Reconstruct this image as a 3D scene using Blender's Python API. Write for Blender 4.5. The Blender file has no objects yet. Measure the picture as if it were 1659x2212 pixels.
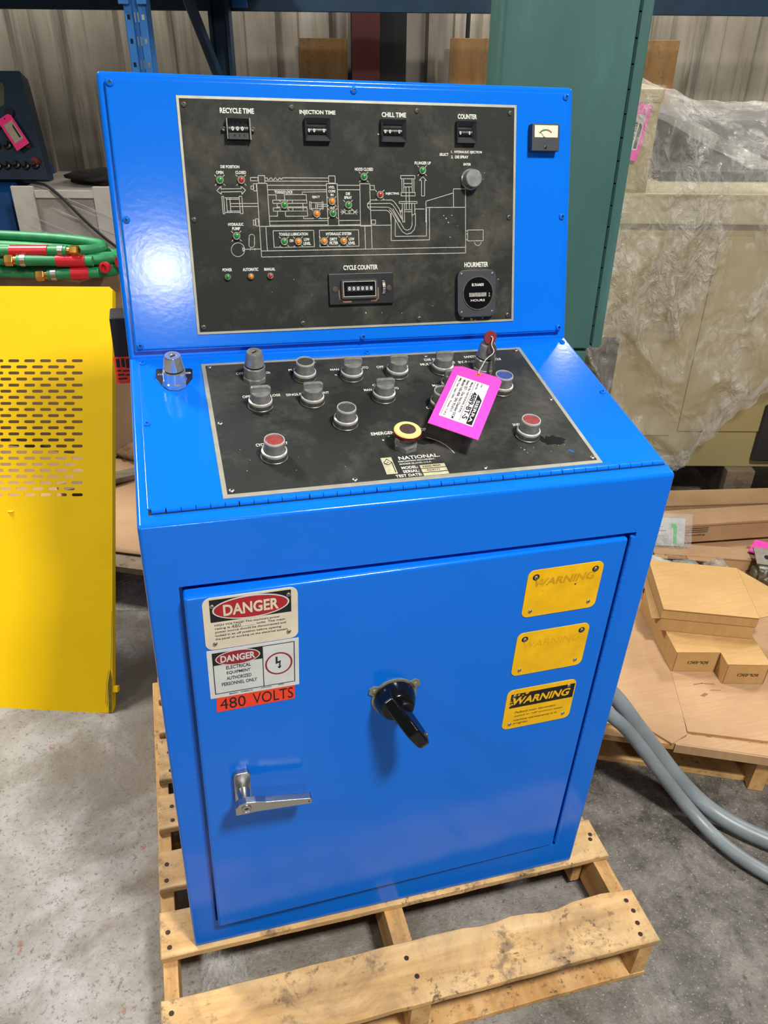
import bpy, bmesh, math, random
from mathutils import Vector, Matrix, noise, Euler

# ---------------------------------------------------------------- camera, world, lights, exposure
S = bpy.context.scene
rad = math.radians
CAM = Vector((0.0585, -0.9655, 1.7639))
cd = bpy.data.cameras.new('camera')
cam = bpy.data.objects.new('camera', cd)
S.collection.objects.link(cam)
cam.location = CAM
cam.rotation_euler = (1.02008, -0.0463, -0.26775)
cd.sensor_fit = 'VERTICAL'
cd.sensor_height = 24.0
cd.lens = 24.0 * 1712.0 / 2212.0
cd.clip_start = 0.05
S.camera = cam

w = bpy.data.worlds.new('hall_light')
S.world = w
w.use_nodes = True
w.node_tree.nodes['Background'].inputs[0].default_value = (0.93, 0.97, 1.0, 1)
w.node_tree.nodes['Background'].inputs[1].default_value = 0.085

def lamp(name, loc, target, sx, sy, power, col=(1, 0.97, 0.92)):
    l = bpy.data.lights.new(name, 'AREA')
    l.shape = 'RECTANGLE'; l.size = sx; l.size_y = sy; l.energy = power; l.color = col
    o = bpy.data.objects.new(name, l)
    S.collection.objects.link(o)
    o.location = loc
    o.rotation_euler = (Vector(target) - Vector(loc)).to_track_quat('-Z', 'Y').to_euler()
    return o
lamp('ceiling_lamp', (1.15, -1.75, 4.2), (1.15, -1.75, 0), 0.5, 0.5, 320)
lamp('ceiling_lamp', (-1.7, 2.85, 4.2), (-1.7, 2.85, 0), 0.5, 1.0, 390)
lamp('ceiling_lamp', (2.45, 2.95, 3.3), (2.45, 2.95, 0), 0.3, 0.3, 58)
lamp('ceiling_lamp', (4.2, 1.9, 4.2), (4.2, 1.9, 0), 0.9, 0.5, 130)  # unseen lamp added to brighten the right-hand back wall
lamp('ceiling_lamp', (0.18, -8.3, 4.2), (0.18, -6.0, 1.0), 0.5, 0.5, 165)
lamp('ceiling_lamp', (-3.6, -1.5, 4.2), (-3.6, -1.5, 0), 0.9, 0.5, 120)

S.view_settings.view_transform = 'Standard'
S.view_settings.look = 'None'
S.view_settings.gamma = 1.0
S.view_settings.use_curve_mapping = False
S.view_settings.exposure = -0.55

# ---------------------------------------------------------------- materials
def L(h):
    h = h.lstrip('#')
    c = [int(h[i:i + 2], 16) / 255 for i in (0, 2, 4)]
    return tuple((x / 12.92 if x <= .04045 else ((x + .055) / 1.055) ** 2.4) for x in c) + (1,)
class Mat:
    def __init__(s, name):
        s.m = bpy.data.materials.new(name); s.m.use_nodes = True
        s.t = s.m.node_tree; s.n = s.t.nodes
        s.p = s.n['Principled BSDF']; s.out = s.n['Material Output']
        s.co = None
    def new(s, k, **kw):
        n = s.n.new(k)
        for a, b in kw.items(): setattr(n, a, b)
        return n
    def lk(s, a, b): s.t.links.new(a, b)
    def coord(s, scale=(1, 1, 1), which='Object'):
        tc = s.new('ShaderNodeTexCoord'); mp = s.new('ShaderNodeMapping')
        mp.inputs['Scale'].default_value = scale
        s.lk(tc.outputs[which], mp.inputs[0]); return mp.outputs[0]
    def noise(s, scale, detail=4, rough=.55, vec=None, dist=0):
        n = s.new('ShaderNodeTexNoise')
        n.inputs['Scale'].default_value = scale; n.inputs['Detail'].default_value = detail
        n.inputs['Roughness'].default_value = rough; n.inputs['Distortion'].default_value = dist
        s.lk(vec if vec is not None else s.coord(), n.inputs['Vector']); return n.outputs[0]
    def ramp(s, fac, stops):
        r = s.new('ShaderNodeValToRGB')
        e = r.color_ramp.elements
        while len(e) < len(stops): e.new(.5)
        for el, (p, c) in zip(e, stops):
            el.position = p; el.color = L(c) if isinstance(c, str) else (c, c, c, 1)
        s.lk(fac, r.inputs[0]); return r.outputs[0]
    def mix(s, fac, a, b):
        n = s.new('ShaderNodeMix', data_type='RGBA')
        for i, x in ((0, fac), (6, a), (7, b)):
            if isinstance(x, str): n.inputs[i].default_value = L(x)
            elif isinstance(x, (int, float)): n.inputs[i].default_value = x
            elif isinstance(x, tuple): n.inputs[i].default_value = x
            else: s.lk(x, n.inputs[i])
        return n.outputs[2]
    def bump(s, h, strength=.2, dist=.01):
        b = s.new('ShaderNodeBump'); b.inputs['Strength'].default_value = strength; b.inputs['Distance'].default_value = dist
        s.lk(h, b.inputs['Height']); s.lk(b.outputs[0], s.p.inputs['Normal'])
    def base(s, c): 
        if isinstance(c, str): s.p.inputs['Base Color'].default_value = L(c)
        elif isinstance(c, tuple): s.p.inputs['Base Color'].default_value = c
        else: s.lk(c, s.p.inputs['Base Color'])
    def set(s, **kw):
        for k, v in kw.items():
            i = s.p.inputs[k.replace('_', ' ')]
            if isinstance(v, (int, float, tuple)): i.default_value = v
            else: s.lk(v, i)
MATS = {}
def simple(name, col, rough=.5, metal=0., var=0., scale=20, coat=0., bump=0., bscale=200, spec=.5):
    if name in MATS: return MATS[name]
    m = Mat(name)
    if var:
        c = L(col)
        a = tuple(x * (1 - var) for x in c[:3]) + (1,); b = tuple(min(1, x * (1 + var)) for x in c[:3]) + (1,)
        m.base(m.mix(m.ramp(m.noise(scale, 5), [(.3, 0.), (.7, 1.)]), a, b))
    else: m.base(col)
    m.set(Roughness=rough, Metallic=metal); m.p.inputs['Specular IOR Level'].default_value = spec
    if coat: m.set(Coat_Weight=coat, Coat_Roughness=.08)
    if bump: m.bump(m.noise(bscale, 3), bump, .002)
    MATS[name] = m.m
    return m.m

# painted blue sheet steel, light orange peel in the gloss
m = Mat('blue_enamel'); MATS['blue'] = m.m
m.base((0.003, 0.158, 0.74, 1)); m.set(Roughness=.15); m.p.inputs['Specular IOR Level'].default_value = .34
m.bump(m.noise(110, 2, .5), .022, .004)
BLUE = m.m
# dusty black engraved plates
def plate_mat(name, dark, dust, amt):
    m = Mat(name)
    n1 = m.noise(6, 7, .72, dist=.15); n2 = m.noise(60, 4, .7)
    f = m.ramp(n1, [(.47, 0.), (.75, amt)])
    g = m.ramp(n2, [(.35, .55), (.65, 1.)])
    mul = m.new('ShaderNodeMath', operation='MULTIPLY'); m.lk(f, mul.inputs[0]); m.lk(g, mul.inputs[1])
    m.base(m.mix(mul.outputs[0], dark, dust))
    m.set(Roughness=m.ramp(n1, [(.3, .5), (.7, .7)])); m.p.inputs['Specular IOR Level'].default_value = .18
    MATS[name] = m.m; return m.m
PLATE = plate_mat('black_plate_dusty', '#272925', '#827d70', .46)
DPLATE = plate_mat('black_desk_plate_dusty', '#2b2d2b', '#77736a', .5)
ALU = simple('bare_aluminium_edge', '#a9a798', .45, .35, .12, 40)
CHROME = simple('chrome', '#d4d6d9', .12, .8, .06, 30)
CHROME_W = simple('worn_chrome', '#9b9b98', .28, .45, .3, 60)
RIM = simple('bright_nickel_rim', '#d6d6d0', .25, .45, .12, 60)
STEEL = simple('brushed_steel', '#b9b8b4', .33, 1., .08, 30)
BLK = simple('black_plastic', '#15161a', .38, 0, .2, 30)
BLKG = simple('black_gloss_plastic', '#0d0e10', .15, 0, .1, 30)
DGREY = simple('charcoal_plastic', '#33363b', .5, 0, .12, 40)
WHITE = simple('white_print', '#dcdcd2', .6)
WPRINT = simple('worn_white_print', '#b9b7aa', .6, 0, .25, 300)
CREAMP = simple('cream_sign_enamel', '#d9cfb8', .4, 0, .1, 25)
WSIGN = simple('white_vinyl_sign', '#cfd2d0', .35, 0, .07, 25)
RED = simple('red_sign_ink', '#a8202a', .4, 0, .08, 30)
DRED = simple('dark_red_ink', '#8e1d28', .4)
BLACKI = simple('black_sign_ink', '#141416', .45, 0, .2, 50)
ORANGE = simple('orange_vinyl', '#ee3f24', .45, 0, .05, 40)
YSIGN = simple('yellow_sign_enamel', '#f0b90c', .35, 0, .12, 25)
YGHOST = simple('faded_yellow_ink', '#c9980f', .4, 0, .12, 60)
RIVET = simple('rivet_aluminium', '#b7b6b0', .35, .9)
YELLOW = simple('yellow_guard_enamel', '#fbcb00', .55, 0, .05, 4, 0, .03, 300, .22)
PINK = simple('pink_card', '#ff45bd', .55, 0, .04, 30)
PINKD = simple('rose_pink_card', '#ef2f7c', .55, 0, .04, 30)
LABELW = simple('label_paper', '#dcd6d4', .6, 0, .04, 60)
LED = {'g': simple('green_lens', '#0f8a34', .2, 0, .15, 200, .6), 'r': simple('red_lens', '#b5222e', .2, 0, .15, 200, .6),
       'a': simple('amber_lens', '#f08a1e', .2, 0, .15, 200, .6)}
BEZEL = simple('lamp_bezel', '#b8b6a0', .35, .5)
CAPRED = simple('red_button_cap', '#8a3532', .5, 0, .25, 120)
CAPBLK = simple('grey_button_cap', '#3c3f3c', .6, 0, .2, 120)
CAPBLU = simple('slate_blue_button_cap', '#3d4c8f', .45, 0, .15, 120)
BAKE = simple('cream_mushroom_rim', '#e6cf84', .35, 0, .06, 80)
MUSH = simple('maroon_mushroom', '#5a1712', .25, 0, .1, 60)
BROWNC = simple('dark_brown_cap', '#43312d', .55, 0, .3, 200)
GASKET = simple('oxidised_ring', '#6d6c64', .4, .7, .3, 100)

def wood_mat(name, c0, c1, c2, stain=.5, grain_axis=0, gs=1.0):
    m = Mat(name)
    sc = [26 * gs, 26 * gs, 26 * gs]; sc[grain_axis] = 2.2 * gs
    v = m.coord(tuple(sc))
    n = m.noise(1., 6, .6, v, .5)
    col = m.ramp(n, [(.28, c0), (.5, c1), (.72, c2)])
    big = m.noise(5, 6, .7, dist=1.2)
    st = m.ramp(big, [(.44, 0.), (.66, stain)])
    col = m.mix(st, col, '#77644a')
    streak = m.noise(1., 5, .7, m.coord(tuple(x * .32 for x in sc)), .8)
    col = m.mix(m.ramp(streak, [(.52, 0.), (.68, stain)]), col, '#8f6238')
    col = m.mix(m.ramp(m.noise(9, 6, .75, dist=.4), [(.57, 0.), (.66, stain * 1.3)]), col, '#5d5344')
    sp = m.ramp(m.noise(48, 5, .75), [(.555, 0.), (.64, .85)])
    msk = m.ramp(m.noise(4.3, 3, .6), [(.42, 0.), (.62, 1.)])
    mul = m.new('ShaderNodeMath', operation='MULTIPLY'); m.lk(sp, mul.inputs[0]); m.lk(msk, mul.inputs[1])
    col = m.mix(mul.outputs[0], col, '#3d2f22')
    m.base(col); m.set(Roughness=.75)
    m.bump(n, .25, .003)
    MATS[name] = m.m; return m.m
WOOD = wood_mat('pine_boards', '#b58a52', '#d8ae74', '#e6c48f', .5)
WOODE = wood_mat('pine_stringers', '#b5854a', '#d0a164', '#dcb47c', .2, 1)
WOODD = wood_mat('weathered_boards', '#5c5244', '#7d715e', '#8f8370', .5)
PLY = wood_mat('old_plywood', '#6a4a22', '#805c2c', '#8f6a36', .55, 2, .6)
def card_mat(name, c0, c1):
    m = Mat(name)
    n = m.noise(3.5, 5, .6)
    col = m.ramp(n, [(.3, c0), (.7, c1)])
    fl = m.noise(1., 2, .5, m.coord((9, 160, 9)))
    col = m.mix(m.ramp(fl, [(.4, 0.), (.65, .16)]), col, '#8a6a48')
    m.base(col); m.set(Roughness=.7); m.bump(fl, .06, .002)
    MATS[name] = m.m; return m.m
CARD = card_mat('corrugated_card', '#ad8862', '#c39e76')
CARD2 = card_mat('new_tan_carton', '#b88e54', '#caa269')
CARDD = card_mat('brown_bulk_carton', '#7d6448', '#93775a')
CARDEDGE = simple('card_cut_edge', '#8a6a48', .8, 0, .3, 300)
GREEN = None
m = Mat('green_cabinet_enamel')
n = m.noise(1.6, 6, .6, m.coord((2.2, 2.2, .5)))
col = m.ramp(n, [(.32, '#3a6158'), (.55, '#456f68'), (.72, '#5b8a92')])
m.base(m.mix(m.ramp(m.noise(40, 5, .7), [(.66, 0.), (.74, .3)]), col, '#6f776a')); m.set(Roughness=.45)
GREEN = m.m
CREAM = simple('cream_machine_enamel', '#a8996a', .45, 0, .07, 3)
DARKM = simple('dark_machine_paint', '#2b2b2d', .5, 0, .3, 8)
HOSE = simple('green_rubber_hose', '#1f7f4b', .5, 0, .28, 22)
BRASS = simple('brass', '#b3863f', .3, .9, .15, 60)
TAPE = simple('red_vinyl_tape', '#c3222f', .3, 0, .12, 60)
CONDUIT = simple('grey_conduit_jacket', '#7d8588', .38, 0, .16, 14)
RACKB = simple('rack_blue_paint', '#2f6fb4', .45, 0, .15, 12)
RACKD = simple('rack_shaded_dark_blue', '#14324a', .45, 0, .2, 12)  # rear post's shade mixed into the blue; braces and beam share it
CRATEG = simple('grey_wrapped_board', '#a49d95', .35, 0, .14, 9)
OLDBLUE = simple('old_navy_enamel', '#0b2438', .45, 0, .2, 10)
OLDBLUE2 = simple('old_blue_enamel', '#174a86', .4, 0, .12, 10)
MAROON = simple('oxide_red_steel', '#4a1512', .6, 0, .2, 10)
SHADOWB = simple('shade_and_flat_black', '#0b0b0c', .8)  # stands in for shade in holes and gaps; also plain black parts
CAST = simple('cast_metal', '#77776a', .42, .75, .35, 60)
RUBBERB = simple('black_cable_jacket', '#1c1c1d', .5)

def film_mat(name, opacity, rough=.12, tint='#e9e6df', bs=28, bstr=.9, lo=.35):
    """thin polythene: clear stretches, and crinkled patches that catch the light"""
    m = Mat(name)
    m.base(tint); m.set(Roughness=rough); m.p.inputs['Specular IOR Level'].default_value = 1.
    v = m.coord((1, 1, .55))
    n = m.noise(bs, 5, .6, v, 1.4)
    patch = m.ramp(m.noise(3.2, 4, .6, v, .6), [(.44, .08), (.60, 1.)])
    mu = m.new('ShaderNodeMath', operation='MULTIPLY'); m.lk(n, mu.inputs[0]); m.lk(patch, mu.inputs[1])
    m.bump(mu.outputs[0], bstr, .03)
    tr = m.new('ShaderNodeBsdfTransparent'); mx = m.new('ShaderNodeMixShader')
    cre = m.ramp(n, [(.40, .35), (.62, 1.)])
    m2 = m.new('ShaderNodeMath', operation='MULTIPLY'); m.lk(cre, m2.inputs[0]); m.lk(patch, m2.inputs[1])
    f = m.ramp(m2.outputs[0], [(0., opacity * lo), (1., min(1., opacity * 1.7))])
    m.lk(f, mx.inputs[0]); m.lk(tr.outputs[0], mx.inputs[1]); m.lk(m.p.outputs[0], mx.inputs[2])
    m.lk(mx.outputs[0], m.out.inputs[0])
    MATS[name] = m.m; return m.m
FILM = film_mat('clear_polythene', .36, .14, '#f4f0e6', 26, 1., .4)
BAG = film_mat('polythene_bag', .40, .15, '#e4e3de', 60, 1., .5)

# ---------------------------------------------------------------- mesh building
MW = {}
TXT = {}
def text_geo(s, bold):
    k = (s, bold)
    if k not in TXT:
        cu = bpy.data.curves.new('t', 'FONT'); cu.body = s; cu.offset = bold; cu.resolution_u = 3
        o = bpy.data.objects.new('t', cu); me = bpy.data.meshes.new_from_object(o)
        v = [tuple(q.co[:2]) for q in me.vertices]; f = [tuple(p.vertices) for p in me.polygons]
        bpy.data.objects.remove(o); bpy.data.curves.remove(cu); bpy.data.meshes.remove(me)
        x0 = min(q[0] for q in v); x1 = max(q[0] for q in v); y0 = min(q[1] for q in v); y1 = max(q[1] for q in v)
        TXT[k] = (v, f, x0, x1, y0, y1)
    return TXT[k]
I4 = Matrix.Identity(4)
def T(x, y, z): return Matrix.Translation((x, y, z))
def frame(o, x, y, z):
    m = Matrix.Identity(4)
    for i, c in enumerate((x, y, z, o)):
        for r in range(3): m[r][i] = c[r]
    return m
def axis_frame(o, z, x=(1, 0, 0)):
    z = Vector(z).normalized(); x = Vector(x)
    if abs(z.dot(x)) > .95: x = Vector((0, 1, 0))
    y = z.cross(x).normalized(); x = y.cross(z)
    return frame(o, x, y, z)
class MB:
    def __init__(s, M=None): s.v = []; s.f = []; s.M = M
    def add(s, vs, fs, M=None):
        b = len(s.v)
        s.v += [tuple(M @ Vector(q)) if M is not None else tuple(q) for q in vs]
        s.f += [tuple(b + i for i in q) for q in fs]; return s
    def box(s, x0, x1, y0, y1, z0, z1, bev=0, M=None, seg=2):
        bm = bmesh.new()
        bmesh.ops.create_cube(bm, size=1, matrix=T((x0 + x1) / 2, (y0 + y1) / 2, (z0 + z1) / 2) @ Matrix.Diagonal((x1 - x0, y1 - y0, z1 - z0, 1)))
        if bev: bmesh.ops.bevel(bm, geom=bm.edges[:], offset=bev, segments=seg, profile=.5, affect='EDGES', clamp_overlap=True)
        s.frombm(bm, M); return s
    def frombm(s, bm, M=None):
        bm.verts.index_update()
        s.add([q.co[:] for q in bm.verts], [[q.index for q in f.verts] for f in bm.faces], M); bm.free()
    def lathe(s, prof, n=20, M=None, caps=True, ph=0):
        vs = []; fs = []
        for r, h in prof:
            for k in range(n):
                a = 2 * math.pi * k / n + ph
                vs.append((r * math.cos(a), r * math.sin(a), h))
        for i in range(len(prof) - 1):
            for k in range(n):
                k2 = (k + 1) % n
                fs.append((i * n + k, i * n + k2, (i + 1) * n + k2, (i + 1) * n + k))
        if caps:
            fs.append(tuple(range(n - 1, -1, -1))); fs.append(tuple((len(prof) - 1) * n + k for k in range(n)))
        return s.add(vs, fs, M)
    def cyl(s, p0, p1, r, n=14, r1=None):
        p0 = Vector(p0); p1 = Vector(p1); d = p1 - p0
        return s.lathe([(r, 0), (r1 if r1 is not None else r, d.length)], n, axis_frame(p0, d))
    def prism(s, poly, h0, h1, M=None):
        n = len(poly)
        vs = [(x, y, h0) for x, y in poly] + [(x, y, h1) for x, y in poly]
        fs = [tuple(range(n - 1, -1, -1)), tuple(range(n, 2 * n))] + [(i, (i + 1) % n, n + (i + 1) % n, n + i) for i in range(n)]
        return s.add(vs, fs, M)
    def bprism(s, poly, h0, h1, bev, M=None, seg=2):
        t = MB().prism(poly, h0, h1); bm = bmesh.new()
        vv = [bm.verts.new(q) for q in t.v]
        for f in t.f: bm.faces.new([vv[i] for i in f])
        bmesh.ops.recalc_face_normals(bm, faces=bm.faces[:])
        bmesh.ops.bevel(bm, geom=bm.edges[:], offset=bev, segments=seg, profile=.5, affect='EDGES', clamp_overlap=True)
        s.frombm(bm, M); return s
    def flat(s, poly, h, M=None): return s.add([(x, y, h) for x, y in poly], [tuple(range(len(poly)))], M)
    def ring(s, outer, inner, h, M=None):
        n = len(outer)
        return s.add([(x, y, h) for x, y in outer] + [(x, y, h) for x, y in inner], [(i, (i + 1) % n, n + (i + 1) % n, n + i) for i in range(n)], M)
    def tube(s, path, r, n=10, M=None, caps=True, smooth=0):
        P = [Vector(q) for q in path]
        for _ in range(smooth):
            Q = [P[0]]
            for a, b in zip(P, P[1:]): Q += [a * .75 + b * .25, a * .25 + b * .75]
            P = Q + [P[-1]]
        R = r if isinstance(r, (list, tuple)) else [r] * len(P)
        vs = []; fs = []; up = None
        for i, q in enumerate(P):
            t = (P[min(i + 1, len(P) - 1)] - P[max(i - 1, 0)]).normalized()
            if up is None: up = Vector((0, 0, 1)) if abs(t.z) < .9 else Vector((1, 0, 0))
            b = t.cross(up).normalized(); up = b.cross(t)
            for k in range(n):
                a = 2 * math.pi * k / n
                vs.append(q + (b * math.cos(a) + up * math.sin(a)) * R[min(i, len(R) - 1)])
        for i in range(len(P) - 1):
            for k in range(n):
                k2 = (k + 1) % n
                fs.append((i * n + k, i * n + k2, (i + 1) * n + k2, (i + 1) * n + k))
        if caps: fs.append(tuple(range(n - 1, -1, -1))); fs.append(tuple((len(P) - 1) * n + k for k in range(n)))
        return s.add([q[:] for q in vs], fs, M)
    def text(s, t, cx, cy, wd, ht, h=0, M=None, bold=.015, ang=0, shear=0.):
        v, f, x0, x1, y0, y1 = text_geo(t, bold)
        ca, sa = math.cos(ang), math.sin(ang); out = []
        for x, y in v:
            yy = ((y - y0) / (y1 - y0) - .5) * ht; xx = ((x - x0) / (x1 - x0) - .5) * wd + shear * yy
            out.append((cx + xx * ca - yy * sa, cy + xx * sa + yy * ca, h))
        return s.add(out, f, M)
    def line(s, pts, wd, h, M=None):
        for (x0, y0), (x1, y1) in zip(pts, pts[1:]):
            d = Vector((x1 - x0, y1 - y0)); l = d.length
            if l < 1e-6: continue
            d /= l; nx, ny = -d.y * wd / 2, d.x * wd / 2; ex, ey = d.x * wd / 2, d.y * wd / 2
            s.flat([(x0 - ex + nx, y0 - ey + ny), (x0 - ex - nx, y0 - ey - ny), (x1 + ex - nx, y1 + ey - ny), (x1 + ex + nx, y1 + ey + ny)], h, M)
        return s
    def build(s, name, mat, parent=None, M=None, ang=35, smooth=True, recalc=True):
        Mx = M if M is not None else (s.M if s.M is not None else I4)
        xs, ys, zs = zip(*s.v)
        c = Vector(((min(xs) + max(xs)) / 2, (min(ys) + max(ys)) / 2, min(zs)))
        me = bpy.data.meshes.new(name)
        me.from_pydata([(x - c.x, y - c.y, z - c.z) for x, y, z in s.v], [], s.f)
        if recalc:
            bm = bmesh.new(); bm.from_mesh(me); bmesh.ops.recalc_face_normals(bm, faces=bm.faces[:]); bm.to_mesh(me); bm.free()
        if smooth:
            me.shade_smooth(); me.set_sharp_from_angle(angle=rad(ang))
        if isinstance(mat, (list, tuple)):
            for q in mat: me.materials.append(q)
        else: me.materials.append(mat)
        o = bpy.data.objects.new(name, me); S.collection.objects.link(o)
        W = Mx @ Matrix.Translation(c)
        MW[o.name] = W
        if smooth and ang < 60:
            wn = o.modifiers.new('flat_faces', 'WEIGHTED_NORMAL'); wn.keep_sharp = True; wn.weight = 80
        if parent is not None:
            o.parent = parent; o.matrix_basis = MW[parent.name].inverted() @ W
        else: o.matrix_basis = W
        return o
def tag(o, label=None, cat=None, group=None, kind=None):
    if label: o['label'] = label
    if cat: o['category'] = cat
    if group: o['group'] = group
    if kind: o['kind'] = kind
    return o
def thing(name, label, cat, loc=(0, 0, 0), group=None):
    o = bpy.data.objects.new(name, None); o.empty_display_size = .1
    S.collection.objects.link(o); o.location = loc; MW[o.name] = Matrix.Translation(loc)
    return tag(o, label, cat, group)
def rrect(x0, x1, y0, y1, r, n=5):
    p = []
    for cx, cy, a0 in ((x1 - r, y1 - r, 0), (x0 + r, y1 - r, 90), (x0 + r, y0 + r, 180), (x1 - r, y0 + r, 270)):
        for k in range(n + 1):
            a = rad(a0 + 90 * k / n); p.append((cx + r * math.cos(a), cy + r * math.sin(a)))
    return p
def ell(cx, cy, a, b, n=36): return [(cx + a * math.cos(2 * math.pi * k / n), cy + b * math.sin(2 * math.pi * k / n)) for k in range(n)]
rnd = random.Random(7)
# a second frame for the hall behind the console: a = right, b = forward from the viewer's spot, c = up
TH = rad(15.34); KT = .038
E1 = Vector((math.cos(TH), -math.sin(TH), 0)); E2 = Vector((math.sin(TH), math.cos(TH), 0)); EZ = Vector((0, 0, 1))
HALL = frame((CAM.x, CAM.y, 0), E1 + KT * EZ, E2, EZ - KT * E1)
HALLF = frame((CAM.x, CAM.y, 0), E1, E2, EZ)
PH = .14
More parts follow.
